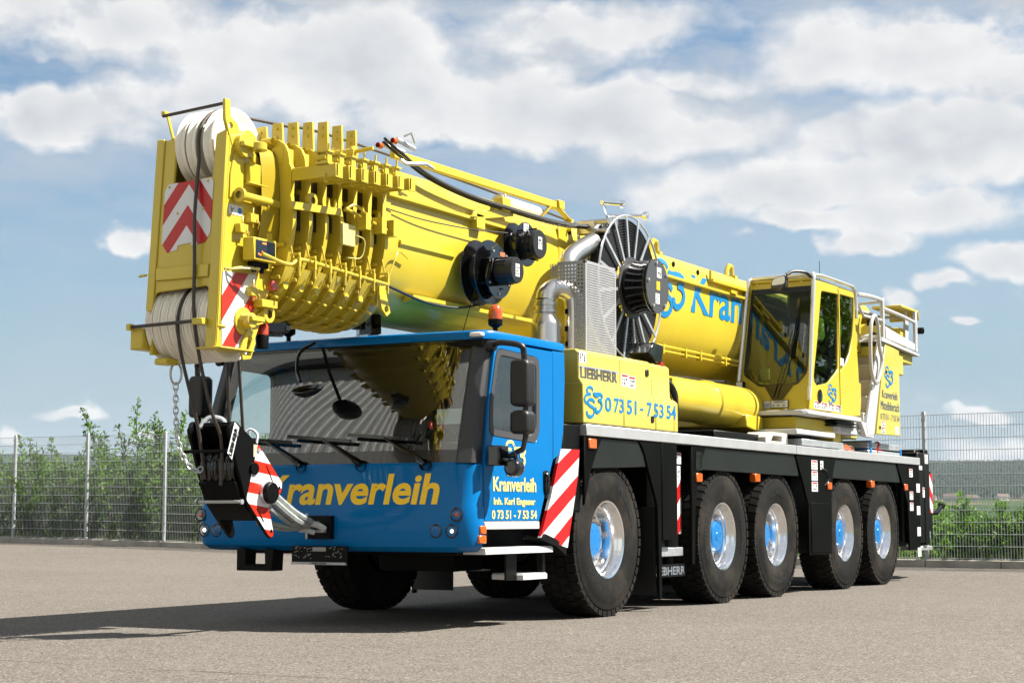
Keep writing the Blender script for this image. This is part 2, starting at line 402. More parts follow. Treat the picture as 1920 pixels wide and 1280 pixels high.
def sticker(parent, ax, a, y0, y1, z0, z1, rows=2, seed=1, red=False, s=1):
    """white notice with small printed marks"""
    R = random.Random(seed); mb = MB(); t = 0.003*s
    def bx(p0, p1, q0, q1, d):
        if ax == 'X': mb.box(min(a, a+d), max(a, a+d), p0, p1, q0, q1)
        else: mb.box(p0, p1, min(a, a+d), max(a, a+d), q0, q1)
    mb.cur = 0; bx(y0, y1, z0, z1, t); w, h = y1-y0, z1-z0
    mb.cur = 1
    for r in range(rows):
        for c in range(3):
            if R.random() < .75:
                p = y0 + w*(.14 + .26*c); q = z0 + h*(.15 + .7*r/max(1, rows)); bx(p, p + w*R.uniform(.08, .2), q, q + h*R.uniform(.1, .24), t*1.6)
    if red: mb.cur = 2; bx(y0 + w*.1, y1 - w*.1, z1 - h*.2, z1 - h*.06, t*1.8)
    return mb.build('sticker', [WHT, DKG, RED], parent, smooth=0)
# ================================================================== THE SETTING
def sst(a, b, x):
    t = max(0.0, min(1.0, (x-a)/(b-a))); return t*t*(3-2*t)
FX0, FY0, FDX, FDY = -17.29, 15.13, 2.555, -0.2043     # fence line: one step per panel
def fpt(t): return (FX0 + FDX*t, FY0 + FDY*t)
def yard_z(x, y): return 0.10*sst(9.6, 13.6, y + 0.08*x) + 0.21*sst(-5, -24, x)

# asphalt yard with the hall's forecourt
am = mat('asphalt', (0.2, 0.2, 0.2), 0.9, spec=0.25)
_n = am.node_tree; N = NT(_n); b = _n.nodes['Principled BSDF']
oc = N.n('ShaderNodeTexCoord').outputs['Object']
big = N.noise(oc, 0.22, 5, 0.6); mid = N.noise(oc, 3.0, 6, 0.65)
vor = N.n('ShaderNodeTexVoronoi', feature='F1', inp={'Vector': oc, 'Scale': 72.0, 'Randomness': 1.0})
fine = N.noise(oc, 95.0, 2, 0.7)
chip = N.n('ShaderNodeSeparateColor', inp={0: vor.outputs['Color']}).outputs[0]
base = N.mix(N.rng(big, 0.3, 0.7), (0.102, 0.090, 0.076), (0.122, 0.108, 0.092))
base = N.mix(N.rng(mid, 0.35, 0.7, 0, 0.5), base, (0.138, 0.122, 0.104))
base = N.mix(1.0, base, N.mix(chip, (0.72, 0.72, 0.72), (1.27, 1.26, 1.25)), 'MULTIPLY')
c1 = N.mix(N.rng(chip, 0.15, 0.0, 0, 0.85), base, (0.030, 0.027, 0.024))
c1 = N.mix(N.rng(chip, 0.86, 1.0, 0, 0.8), c1, (0.25, 0.23, 0.205))
c1 = N.mix(N.rng(fine, 0.56, 0.72, 0, 0.5), c1, (0.062, 0.055, 0.048))
# wandering seams of the paving
wv = N.n('ShaderNodeTexNoise', inp={'Vector': oc, 'Scale': 0.7, 'Detail': 5.0}).outputs[0]
sx = N.n('ShaderNodeSeparateXYZ', inp={0: oc})
seam = N.m('ABSOLUTE', N.m('SUBTRACT', N.m('FRACT', N.m('DIVIDE', N.m('ADD', N.m('ADD', N.m('MULTIPLY', sx.outputs[0], 0.80), N.m('MULTIPLY', sx.outputs[1], -0.60)), N.m('MULTIPLY', wv, 0.35)), 4.6)), 0.5))
c1 = N.mix(N.rng(seam, 0.0035, 0.0, 0, 0.55), c1, (0.075, 0.066, 0.06))
cy_ = N.m('ABSOLUTE', N.m('ADD', N.m('ADD', sx.outputs[1], 6.42), N.m('MULTIPLY', N.m('SUBTRACT', wv, 0.5), 0.55)))
gap_ = N.rng(N.noise(oc, 2.1, 3), 0.40, 0.52)
c1 = N.mix(N.m('MULTIPLY', N.rng(cy_, 0.022, 0.004, 0, 0.8), gap_), c1, (0.030, 0.026, 0.023))
# old oil spots
spot = N.n('ShaderNodeTexVoronoi', feature='F1', inp={'Vector': oc, 'Scale': 0.55})
c1 = N.mix(N.rng(spot.outputs['Distance'], 0.10, 0.03, 0, 0.25), c1, (0.12, 0.10, 0.085))
N.link(c1, b.inputs['Base Color'])
bp = N.n('ShaderNodeBump', inp={'Strength': 0.8, 'Distance': 0.005, 'Height': N.m('ADD', vor.outputs['Distance'], N.m('MULTIPLY', fine, 0.5))}); N.link(bp.outputs[0], b.inputs['Normal'])
mb = MB(); T = [i*0.5 for i in range(-36, 41)]; Q = []
for t in T:
    x, y = fpt(t)
    for j in range(61):
        k = j/60; px = x*(1 + 0.25*k); py = y + 0.25 - (y + 48)*k
        Q.append((px, py, yard_z(px, py)))
n = 61
mb.add(Q, [(i*n + j, (i+1)*n + j, (i+1)*n + j + 1, i*n + j + 1) for i in range(len(T)-1) for j in range(n-1)])
struct(mb.build('asphalt_yard', am))

# concrete edging under the fence
cm = mat('concrete', (0.58, 0.54, 0.46), 0.85, var=0.22, vscale=2.0, bump=0.2, bscale=40)
mb = MB()
for i in range(-18*2, 20*2):
    a, c = fpt(i*0.5), fpt(i*0.5 + 0.494); za, zc = yard_z(*a), yard_z(*c)
    vs = []
    for (p, z) in ((a, za), (c, zc)):
        for dy, dz in ((0.0, -0.2), (0.0, 0.115), (0.02, 0.13), (0.13, 0.13), (0.15, -0.2)): vs.append((p[0], p[1] + dy, z + dz))
    mb.add(vs, [(k, (k+1) % 5, 5 + (k+1) % 5, 5 + k) for k in range(5)] + [(0, 1, 2, 3, 4), (9, 8, 7, 6, 5)])
struct(mb.build('kerb', cm, smooth=0))

# land beyond the fence: drops to a valley and climbs to a wooded ridge
gm = mat('meadow', (0.06, 0.1, 0.03), 1.0, spec=0.0)
_n = gm.node_tree; N = NT(_n); b = _n.nodes['Principled BSDF']; oc = N.n('ShaderNodeTexCoord').outputs['Object']
f = N.n('ShaderNodeTexVoronoi', inp={'Vector': oc, 'Scale': 0.011}).outputs['Color']; fc = N.n('ShaderNodeSeparateColor', inp={0: f}).outputs[0]
c = N.mix(N.rng(fc, 0.3, 0.4, smooth=False), (0.026, 0.052, 0.014), (0.042, 0.068, 0.020)); c = N.mix(N.rng(fc, 0.70, 0.72, smooth=False), c, (0.14, 0.115, 0.068))
c = N.mix(N.rng(N.noise(oc, 0.9, 5), 0.3, 0.7, 0, 0.5), c, (0.026, 0.048, 0.014))
rad = N.vm('LENGTH', oc); c = N.mix(N.rng(rad, 2750, 2950), c, N.mix(N.rng(N.noise(oc, 0.09, 4), .35, .65), (0.007, 0.017, 0.008), (0.012, 0.026, 0.011))); N.link(c, b.inputs['Base Color'])
def land_z(x, y):
    r = math.hypot(x, y); a = math.degrees(math.atan2(x, y))
    z = -0.35 - 13.5*sst(18, 150, r) - 17*sst(150, 900, r)
    z += 58*sst(1250, 3000, r) + 142*sst(2700, 5500, r)
    w = 1.6*sst(2300, 5000, r)
    z += w*(7*math.sin(a*0.11 + 1) + 5*math.sin(a*0.31 + r*0.0017))
    if y < -20: z = -0.6
    return z
radii = [0.1, 17, 22, 30, 42, 58, 80, 110, 150, 200, 270, 360, 480, 640, 830, 1050, 1300, 1600, 1950, 2300, 2700, 3100, 3500, 3900, 4300, 4700, 5100, 5600, 6200, 7500]
mb = MB(); na = 360; vs = []
for r in radii:
    for k in range(na):
        a = 2*PI*k/na; x, y = r*math.sin(a), r*math.cos(a); vs.append((x, y, land_z(x, y)))
mb.add(vs, [(i*na + k, i*na + (k+1) % na, (i+1)*na + (k+1) % na, (i+1)*na + k) for i in range(len(radii)-1) for k in range(na)])
struct(mb.build('terrain', gm))

def leafmat(name, dark, light, trans=0.25):
    m = bpy.data.materials.new(name); m.use_nodes = True; nt = m.node_tree; N = NT(nt); b = nt.nodes['Principled BSDF']
    at = N.n('ShaderNodeAttribute', attribute_name='tone').outputs['Fac']
    c = N.mix(at, dark, light); N.link(c, b.inputs['Base Color']); b.inputs['Roughness'].default_value = 0.55; b.inputs['Specular IOR Level'].default_value = 0.35
    tr = N.n('ShaderNodeBsdfTranslucent'); N.link(N.mix(1.0, c, (1.2, 1.5, 0.6), 'MULTIPLY'), tr.inputs[0])
    mx = N.n('ShaderNodeMixShader', inp={0: trans, 1: b.outputs[0], 2: tr.outputs[0]}); N.link(mx.outputs[0], nt.nodes['Material Output'].inputs[0]); return m
LEAF = leafmat('leaf_mid', (0.042, 0.085, 0.016), (0.165, 0.26, 0.055), 0.42)
LEAFB = leafmat('leaf_bright', (0.050, 0.11, 0.014), (0.19, 0.32, 0.045), 0.42)
GRAM = leafmat('grass_blades', (0.06, 0.10, 0.02), (0.22, 0.23, 0.09))
BARK = mat('bark', (0.10, 0.075, 0.05), 0.9, var=0.3, vscale=8, bump=0.5, bscale=30)

def leaf_obj(name, leaves, m, parent=None):
    """leaves: (pos, dir, normal, length, width, tone) folded along the midrib"""
    V = []; F = []; tone = []
    for (p, d, nn, L, w, t) in leaves:
        s = d.cross(nn); 
        if s.length < 1e-5: continue
        s.normalize(); up = s.cross(d).normalized(); o = len(V)
        V += [p, p + d*L*0.5 + s*w*0.5 + up*w*0.18, p + d*L, p + d*L*0.5 - s*w*0.5 + up*w*0.18]
        F += [(o, o+1, o+2), (o, o+2, o+3)]; tone += [t, t]
    me = bpy.data.meshes.new(name); me.from_pydata([tuple(v) for v in V], [], F); me.materials.append(m)
    a = me.attributes.new('tone', 'FLOAT', 'FACE'); a.data.foreach_set('value', tone)
    o = bpy.data.objects.new(name, me); COL.objects.link(o)
    if parent: o.parent = parent
    return o
def rdir(R, up=0.0):
    v = Vector((R.gauss(0, 1), R.gauss(0, 1), R.gauss(0, 1) + up)); return v.normalized()
def bush(loc, w, h, nstem, seed, label, group, m, leaf=0.085, dens=1.0, kind='bush', spread=0.32, cat='bush'):
    """several upright stems with side twigs, leaves along them"""
    R = random.Random(seed); root = empty(kind, loc); tag(root, label, cat, group)
    st = MB(); leaves = []
    for i in range(nstem):
        a = R.uniform(0, 2*PI); rr = w*0.5*math.sqrt(R.random())
        bx, by = rr*math.cos(a)*0.8, rr*math.sin(a)*0.55
        hh = h*R.uniform(0.55, 1.0)*(1 - 0.25*(rr/(w*0.5))**2)
        lean = Vector((bx*spread + R.gauss(0, .12), by*spread + R.gauss(0, .12), 1)).normalized()
        pts = []; p = Vector((bx, by, -0.3)); d = lean.copy(); ns = 7
        for k in range(ns + 1):
            pts.append(p.copy()); d = (d + Vector((R.gauss(0, .06), R.gauss(0, .06), 0.03))).normalized(); p = p + d*(hh + 0.3)/ns
        st.tube(pts, [0.022*h/3*(1 - k/(ns+1)*0.85) for k in range(ns+1)], 5, caps=False)
        tone0 = R.uniform(0.15, 0.8)
        for k in range(int(26*hh*dens)):
            t = R.uniform(0.08, 1.0)**0.9; q = t*ns; i0 = min(int(q), ns-1); base = pts[i0].lerp(pts[i0+1], q-i0)
            td = rdir(R, 0.5); td.z = abs(td.z)*0.8 + 0.15; td.normalize(); tl = (0.12 + 0.46*(1-t)**0.7)*R.uniform(0.5, 1.25)*w/2.4
            if t > 0.85: tl *= 0.6
            nl = max(2, int(tl/0.07*dens) + 1)
            tone1 = min(1, max(0, tone0 + R.gauss(0, .22)))
            for j in range(nl):
                u = (j + 0.6)/nl; lp = base + td*tl*u + Vector((0, 0, -0.05*u*u))
                ld = (td*0.7 + rdir(R)*0.9 + Vector((0, 0, .15))).normalized(); ln = (Vector((0, 0, 1)) + rdir(R)*0.75).normalized()
                L = leaf*R.uniform(0.7, 1.3); leaves.append((lp, ld, ln, L, L*0.5, min(1, max(0, tone1 + R.gauss(0, .15)))))
    st.build('stem', BARK, root); leaf_obj('foliage', leaves, m, root); return root

# hedge of tall shrubs behind the left fence
HEDGE = [  # t along the fence, back, width, height, stems, what it looks like
    (-5.6, 1.5, 2.8, 2.1, 15, 'low dense green bush at the left end of the fence row'),
    (-4.6, 1.4, 2.6, 2.35, 15, 'leafy green bush rising just level with the top of the left fence'),
    (-3.7, 1.6, 2.6, 2.3, 15, 'leafy bush behind the left fence, left of the first steel post'),
    (-2.85, 1.2, 2.3, 2.35, 15, 'bush behind the fence with a loose tuft showing above the mesh at far left'),
    (-2.2, 1.5, 2.2, 2.65, 15, 'shrub with two narrow upright shoots above the fence, left of the second post'),
    (-1.5, 1.3, 2.2, 2.3, 15, 'bush behind the left fence panel with sky showing through its top'),
    (-0.75, 1.6, 2.5, 3.35, 20, 'tallest shrub behind the left fence, with fanned shoots well above the mesh'),
    (0.0, 1.2, 2.2, 2.35, 15, 'dense bush behind the third steel post of the left fence'),
    (0.7, 1.6, 2.2, 2.75, 13, 'shrub with thin wispy shoots behind the hanging chain'),
    (1.4, 1.3, 2.3, 1.9, 14, 'bush behind the fence beside the blue cab corner'),
    (2.3, 1.5, 2.5, 1.7, 13, 'bush behind the fence hidden mostly by the blue cab'),
]
for i, (t, bk, w, h, ns, lb) in enumerate(HEDGE):
    x, y = fpt(t); bush((x, y + bk, yard_z(x, y) + 0.05), w, h*1.12, ns + 5, 11 + i, lb, 'shrubs behind the left fence', LEAF, dens=1.45, leaf=0.10)
# back row fills the mesh
for i, t in enumerate([-6.2, -5.1, -4.0, -3.0, -2.0, -1.0, 0.1, 1.1, 2.0, 3.0]):
    x, y = fpt(t); bush((x, y + 2.9, yard_z(x, y) - 0.1), 2.9, 2.45, 20, 61 + i, 'dense green shrub in the second row of the hedge behind the left fence', 'second row of the hedge', LEAF, dens=1.4, leaf=0.12)
for i, t in enumerate([-6.6, -5.6, -4.5, -3.5, -2.5, -1.5, -0.4, 0.6, 1.6, 2.6, 3.6]):
    x, y = fpt(t); bush((x, y + 4.4, yard_z(x, y) - 0.2), 3.2, 2.75 + .25*math.sin(i*2.1), 20, 161 + i, 'dark green shrub in the rearmost row of the hedge behind the left fence', 'rearmost row of the hedge', LEAF, dens=1.3, leaf=0.14)
# low bushes behind the right fence, growing on the slope
RB = [(5.55, 2.6, 2.4, 0.75, 'small bush seen under the crane between its axles'), (6.5, 2.2, 2.6, 0.95, 'bright green bush at the crane tail behind the fence'),
      (7.15, 3.0, 2.8, 1.45, 'bright bush behind the fence right of the crane tail'), (7.75, 2.4, 2.6, 1.05, 'low spreading bush in front of the tan field'),
      (8.35, 2.8, 2.8, 1.15, 'bushy green shrub at the right edge of the picture'), (9.2, 2.6, 2.8, 1.35, 'green shrub just outside the right edge'),]
for i, (t, bk, w, h, lb) in enumerate(RB):
    x, y = fpt(t); bush((x, y + bk, -0.15), w, h + 0.3, 30, 131 + i, lb, 'bushes behind the right fence', LEAFB, dens=2.3, leaf=0.085, spread=0.9)

# grass growing along the fence
R = random.Random(5); lv = []
for i in range(9000):
    t = R.uniform(-7, 11); x, y = fpt(t); yy = y + 0.17 + abs(R.gauss(0, .5)); z = yard_z(x, y) - 0.05
    d = (Vector((R.gauss(0, .45), R.gauss(0, .45), 1))).normalized(); L = R.uniform(.10, .42)*(1.0 if R.random() > .06 else 1.9)
    lv.append((Vector((x, yy, z)), d, rdir(R), L, 0.016, R.random()))
struct(leaf_obj('grass', lv, GRAM), 'stuff')

# taller trees to the right, mirrored in the crane's side windows
def tree(loc, h, w, seed, label, group, m, nl=5200, leaf=0.2, clumps=24, kind='tree', cat='tree'):
    R = random.Random(seed); root = empty(kind, loc); tag(root, label, cat, group); tr = MB(); leaves = []
    pts = [Vector((0, 0, -0.3))]; 
    for k in range(1, 7): pts.append(Vector((R.gauss(0, .06)*k*w/6, R.gauss(0, .06)*k*w/6, h*0.8*k/6)))
    tr.tube(pts, [h*0.022*(1-k/7.5) for k in range(7)], 7)
    for c in range(clumps):
        t = R.uniform(0.28, 1.0); i0 = min(int(t*6), 5); b0 = pts[i0].lerp(pts[i0+1], t*6-i0)
        a = R.uniform(0, 2*PI); rr = w*0.5*math.sin(PI*min(1, (t-0.12)*1.05))**0.7*R.uniform(0.45, 1.0)
        e = b0 + Vector((rr*math.cos(a), rr*math.sin(a), h*R.uniform(.04, .16)))
        tr.tube([b0, b0.lerp(e, .5) + Vector((0, 0, -.02*h)), e], [h*.008, h*.006, h*.002], 5, caps=False)
        cr = w*R.uniform(.12, .24); tone = R.uniform(.1, .9)
        for j in range(nl//clumps):
            v = rdir(R)*cr*R.random()**0.42; v.z *= 0.8; L = leaf*R.uniform(.6, 1.3)
            leaves.append((e + v, (rdir(R) + v.normalized()*.6).normalized(), (Vector((0, 0, 1)) + rdir(R)*.8).normalized(), L, L*.55, min(1, max(0, tone + R.gauss(0, .18)))))
    tr.build('trunk', BARK, root); leaf_obj('crown', leaves, m, root); return root
for i, (x, y, h, w) in enumerate([(5.3, 17.2, 6.6, 3.6), (7.9, 18.4, 6.2, 4.0)]):
    tree((x, y, -0.4), h, w, 300 + i, 'leafy green tree beyond the fence, outside the right of the picture', 'trees mirrored in the cab windows', LEAF, nl=4200, leaf=0.2)

# valley: scattered trees, houses, and the wooded hillside
def vz(x, y): return land_z(x, y)
def polar(a, r): return r*math.sin(math.radians(a)), r*math.cos(math.radians(a))
i = 0
RT = random.Random(77)
for (a, r, h) in [(-15.8, 95, 6.5), (-14.4, 120, 7), (-12.6, 105, 8), (-13.6, 170, 8.5), (-16.6, 150, 8), (-15.2, 210, 9), (-12.0, 190, 9), (-14.1, 270, 10), (-16.2, 300, 10), (-12.9, 330, 11), (-11.6, 290, 11), (-15.4, 380, 11), (-13.3, 430, 12), (-17.2, 340, 11), (-14.7, 480, 12), (-12.3, 520, 12), (-16.4, 520, 12), (-11.2, 130, 8)]:
    r = r*2.2; x, y = polar(a, r); x += 3.2; tree((x, y, vz(x, y)), h*.8, h*.95, 400 + i, 'round green tree standing in the valley beyond the right fence', 'valley trees', LEAF, nl=1500, leaf=0.45, clumps=14, kind='valley_tree'); i += 1
wm = mat('house_plaster', (0.66, 0.62, 0.56), 0.8); rm = mat('roof_tiles', (0.16, 0.085, 0.065), 0.8); wn = mat('house_window', (0.05, 0.06, 0.07), 0.2)
for i, (a, r, w, d, h, lb) in enumerate([(-15.75, 2690, 16, 9, 6, 'pale house in the valley nearest the crane tail, leftmost of the hamlet'), (-15.1, 2715, 24, 10, 7, 'largest pale house with red roof in the valley hamlet'), (-14.45, 2700, 18, 9, 5.5, 'small pale house between two larger ones in the valley'), (-13.5, 2720, 20, 10, 6, 'pale house with red roof standing apart on the right of the hamlet'), (-12.75, 2735, 16, 9, 5.5, 'rightmost small house of the valley hamlet')]):
    x, y = polar(a, r); x += 6; z = vz(x, y) + 0.5
    ho = empty('house', (x, y, z)); tag(ho, lb, 'house', 'houses in the valley'); ho.rotation_euler = (0, 0, 0.3*i)
    mb = MB(); mb.box(-w/2, w/2, -d/2, d/2, -2, h); mb.prism([(-d/2, h), (d/2, h), (0, h + d*.42)], 'X', -w/2, w/2); mb.build('wall', wm, ho, smooth=0)
    mb = MB(); k = .42
    for sgn in (1, -1):
        mb.add([(-w/2 - .5, sgn*(d/2 + .6), h - .2), (w/2 + .5, sgn*(d/2 + .6), h - .2), (w/2 + .5, 0, h + d*k + .3), (-w/2 - .5, 0, h + d*k + .3), (-w/2 - .5, sgn*(d/2 + .6), h - .5), (w/2 + .5, sgn*(d/2 + .6), h - .5), (w/2 + .5, 0, h + d*k), (-w/2 - .5, 0, h + d*k)], [(0, 1, 2, 3), (4, 7, 6, 5), (0, 4, 5, 1), (0, 3, 7, 4), (1, 5, 6, 2)])
    mb.build('roof', rm, ho, smooth=0)
    for q in range(4):
        mb = MB(); cx = -w/2 + w*(q + .5)/4; mb.box(cx - .6, cx + .6, -d/2 - .06, -d/2 + .02, 1.6, 3.2); mb.build('window', wn, ho, smooth=0)
# forest on the hillside: crowns of a mass of trees
FOR = leafmat('forest_crowns', (0.007, 0.016, 0.008), (0.013, 0.026, 0.011), 0.0)
R = random.Random(9); V = []; F = []; tone = []
ico = bmesh.new(); bmesh.ops.create_icosphere(ico, subdivisions=1, radius=1.0); iv = [v.co.copy() for v in ico.verts]; fi = [tuple(v.index for v in f.verts) for f in ico.faces]; ico.free()
for k in range(17000):
    a = R.uniform(-19, -10.5); r = 2850 + (5500-2850)*R.random()**0.8
    x, y = polar(a, r); z = vz(x, y); s = R.uniform(5, 8.5); hh = s*R.uniform(0.6, 1.0); o = len(V); t = R.random()
    for v in iv: V.append((x + v.x*s*R.uniform(.75, 1.15), y + v.y*s*R.uniform(.75, 1.15), z + (v.z + .4)*hh*R.uniform(.85, 1.2)))
    F += [tuple(q + o for q in f) for f in fi]; tone += [t]*len(fi)
me = bpy.data.meshes.new('forest'); me.from_pydata(V, [], F); me.materials.append(FOR)
at = me.attributes.new('tone', 'FLOAT', 'FACE'); at.data.foreach_set('value', tone)
me.polygons.foreach_set('use_smooth', [True]*len(me.polygons)); FOR.node_tree.nodes['Principled BSDF'].inputs['Specular IOR Level'].default_value = 0.0; FOR.node_tree.nodes['Principled BSDF'].inputs['Roughness'].default_value = 1.0; fo = bpy.data.objects.new('forest', me); COL.objects.link(fo); struct(fo, 'stuff')

# ------------------------------------------------------------------ steel mesh fence
fence = empty('fence', (*fpt(3), 0)); tag(fence, 'galvanised double-rod mesh fence with square posts along the yard edge', 'fence')
fo0 = Vector(fence.location)
FG = mat('fence_zinc', (0.62, 0.655, 0.675), 0.45, metal=0.15)
H = 2.43
pm = MB(); pm.box(-0.03, 0.03, -0.02, 0.04, -0.15, H + 0.06); 
for k in range(5): pm.box(-0.035, 0.035, -0.03, -0.02, .2 + k*.53, .26 + k*.53)
post0 = pm.build('post', FG, fence, bevel=0.004)
xs = Vector((FDX, FDY, 0)); 
def mesh_panel():
    mb = MB(); L = math.hypot(FDX, FDY) - .06
    for k in range(51):
        x = .03 + L*k/50; mb.tube([(x, 0, 0.02), (x, 0, H)], 0.0042, 4, caps=False)
    for k in range(13):
        z = .03 + 0.2*k
        for s in (-1, 1): mb.tube([(.03, s*.007, z), (.03 + L, s*.007, z)], 0.0052, 4, caps=False)
    return mb.build('mesh_panel', FG, fence, smooth=60)
pan0 = mesh_panel(); first = True
for t in range(-7, 12):
    a, c = fpt(t), fpt(t+1); za, zc = yard_z(*a) + .12, yard_z(*c) + .12
    po = post0 if first else post0.copy(); pa = pan0 if first else pan0.copy()
    if not first: COL.objects.link(po); COL.objects.link(pa)
    first = False
    base = Vector((a[0], a[1] + .075, za)) - fo0; po.location = base; pa.location = base
    pa.rotation_euler = (0, -math.atan2(zc - za, FDX), math.atan2(FDY, FDX)); po.rotation_euler = (0, 0, math.atan2(FDY, FDX)); po.parent = fence; pa.parent = fence

# ------------------------------------------------------------------ hall behind the photographer, mirrored in the windscreen
hall = empty('hall', (-14, -19, 0)); tag(hall, 'tall light grey corrugated hall with ribbed roof, mirrored in the windscreen', 'building')
hm = mat('trapezoid_cladding', (0.85, 0.86, 0.83), 0.5, var=0.06, vscale=.4); hr = mat('ribbed_roof_sheet', (0.80, 0.81, 0.77), 0.45, var=0.05, vscale=.3); dk = mat('gutter_grey', (0.06, 0.065, 0.065), 0.5)
def ribbed(x0, x1, pitch, d, fn):
    mb = MB(); P = []; x = x0; 
    while x < x1:
        for dx, dd in ((0, 0), (.30, 0), (.42, d), (.82, d), (.94, 0)): P.append((x + dx*pitch, dd))
        x += pitch
    m = len(P); rows = fn(P); k = len(rows)
    mb.add([p for r in rows for p in r], [(j*m + i, j*m + i+1, (j+1)*m + i+1, (j+1)*m + i) for j in range(k-1) for i in range(m-1)]); return mb
ribbed(-24, 24, .33, .03, lambda P: [[(x, d, z) for x, d in P] for z in (-.2, 16.2)]).build('wall', hm, hall, smooth=0)
mb = MB(); mb.box(-24.3, 24.3, .1, .5, 16.2, 16.55); mb.build('gutter', dk, hall)
mb = MB(); zz = 16.55
while zz < 24.2: mb.add([(-24.2, .34, zz), (24.2, .34, zz), (24.2, .40, zz + .40), (-24.2, .40, zz + .40), (-24.2, .34, zz + .40), (24.2, .34, zz + .40)], [(0, 1, 2, 3), (3, 2, 5, 4)]); zz += .40
mb.build('upper_cladding', hr, hall, smooth=0)
mb = MB(); mb.box(-24.6, 24.6, -15.2, .7, 24.5, 24.8); mb.build('roof', dk, hall)
mb = MB(); mb.box(-24, 24, -15.2, -14.8, -.2, 24.0); mb.box(-24, -23.8, -14.8, -.2, -.2, 16.2); mb.box(23.8, 24, -14.8, -.2, -.2, 16.2); mb.build('rear_wall', hm, hall)
for k in range(3):
    mb = MB(); x = -16 + k*13; mb.box(x, x + 4.5, .11, .16, 0, 4.6); mb.build('roller_door', dk, hall)

# ------------------------------------------------------------------ the summer air over the valley
hz = MB(); hz.box(-7600, 7600, -400, 7600, -120, 330); hzo = hz.build('haze', mat('air', (1, 1, 1)), smooth=0); struct(hzo, 'stuff')
_m = hzo.data.materials[0].node_tree; _m.nodes.clear(); N = NT(_m)
pv = N.n('ShaderNodeVolumePrincipled', inp={'Color': (0.80, 0.90, 1.0, 1), 'Density': 0.00004, 'Anisotropy': 0.0}); ho_ = N.n('ShaderNodeOutputMaterial'); N.link(pv.outputs[0], ho_.inputs['Volume'])
# ================================================================== THE MOBILE CRANE
# frame: X to the crane's left, Y towards its tail, Z up, origin on the ground under the first axle
crane = empty('mobile_crane', (0, 0, 0)); tag(crane, 'yellow five-axle mobile crane with blue driving cab and telescopic boom', 'mobile crane')
AX = [0.0, 2.89, 4.54, 7.07, 8.72]
SHIELD = stripes('warning_film_shield', (0, -0.62, 1), 0.30, 0.02)

# ---- wheels -------------------------------------------------------
def build_wheel(recess):
    w = MB(); w.lathe([(-.20, .05), (-.20, .30), (-.05, .33), (-.05, .05)], 'X', (0, 0, 0), 32); hub = w.build('wheel', BLK, crane)
    t = MB(); prof = [(.165, .352), (.190, .365), (.207, .42), (.220, .50), (.2225, .55), (.217, .60), (.212, .612), (.211, .625), (.203, .665), (.196, .672), (.188, .700), (.165, .716), (.0, .722)]
    prof = prof + [(-x, r) for x, r in reversed(prof[:-1])]
    t.lathe(prof, 'X', (0, 0, 0), 72)
    nb = 46
    for k in range(nb):
        for row, (xa, xb, ph) in enumerate([(.110, .205, 0), (.012, .098, .5), (-.098, -.012, 0), (-.205, -.110, .5)]):
            a0 = 2*PI*(k + ph + .12)/nb; a1 = 2*PI*(k + ph + .90)/nb; sl = .018 if row in (0, 2) else -.018; vs = []
            for (x, rr) in ((xa, .738), (xb, .738 if abs(xb) < .2 and abs(xa) < .2 else .728), (xa, .69 if abs(xa) > .2 else .705), (xb, .69 if abs(xb) > .2 else .705)):
                if abs(x) > .2: rr = .728 if rr > .71 else .682
                for a in (a0, a1):
                    aa = a + (sl if x == xb else 0); vs.append((x, rr*math.cos(aa), rr*math.sin(aa)))
            t.add(vs, [(0, 1, 3, 2), (4, 6, 7, 5), (0, 2, 6, 4), (1, 5, 7, 3), (2, 3, 7, 6), (0, 4, 5, 1)])
    ty = t.build('tyre', TYR, hub, smooth=28)
    L = MB()
    def ring(s, r, h, amid, w):
        def fm(u, v, tt):
            a = amid + (w/2 - u)/r; rr = r - h/2 + v
            return (.2185 + .004, rr*math.cos(a), rr*math.sin(a))
        text_mb(L, s, fm, w, h, bold=.02)
    ring('445/95R25', .50, .055, 3.9, .42); ring('MICHELIN', .535, .085, .7, .50)
    L.build('sidewall_lettering', TYL, hub, smooth=0)
    r = MB(); rec = recess
    r.lathe([(.165, .355), (.186, .374), (.196, .372), (.192, .356), (.176, .346), (.150, .342), (.140, .334), (.085, .322), (.075, .300), (.02, .292), (-.005, .285), (-.02, .26), (-.022, .15), (-.022, .05)], 'X', (0, 0, 0), 56)
    r.build('rim', CHR, hub, smooth=40)
    nn = MB()
    for k in range(10):
        a = 2*PI*k/10 + .1; y, z = .215*math.cos(a), .215*math.sin(a)
        nn.lathe([(-.03, .03), (-.01, .03), (-.008, .021), (.022, .021), (.026, .014), (.045, .013), (.046, .0005)], 'X', (0, y, z), 6)
    nn.build('wheel_nuts', STE, hub, smooth=20)
    h = MB()
    if rec: h.lathe([(-.03, .172), (.03, .168), (.055, .15), (.06, .13), (.06, .001)], 'X', (0, 0, 0), 32)
    else: h.lathe([(-.03, .172), (.10, .165), (.125, .150), (.13, .13), (.13, .05), (.136, .045), (.136, .001)], 'X', (0, 0, 0), 32)
    for k in range(6):
        a = 2*PI*k/6; h.lathe([(0, .007), (.004 + (.06 if rec else .13), .007), (.005 + (.06 if rec else .13), .0005)], 'X', (0, .10*math.cos(a), .10*math.sin(a)), 6)
    h.build('hub_cap', BLU2, hub)
    return hub
WH = {True: build_wheel(True), False: build_wheel(False)}; used = set()
for _h in WH.values():
    for _c in list(_h.children): split_pieces(_c)
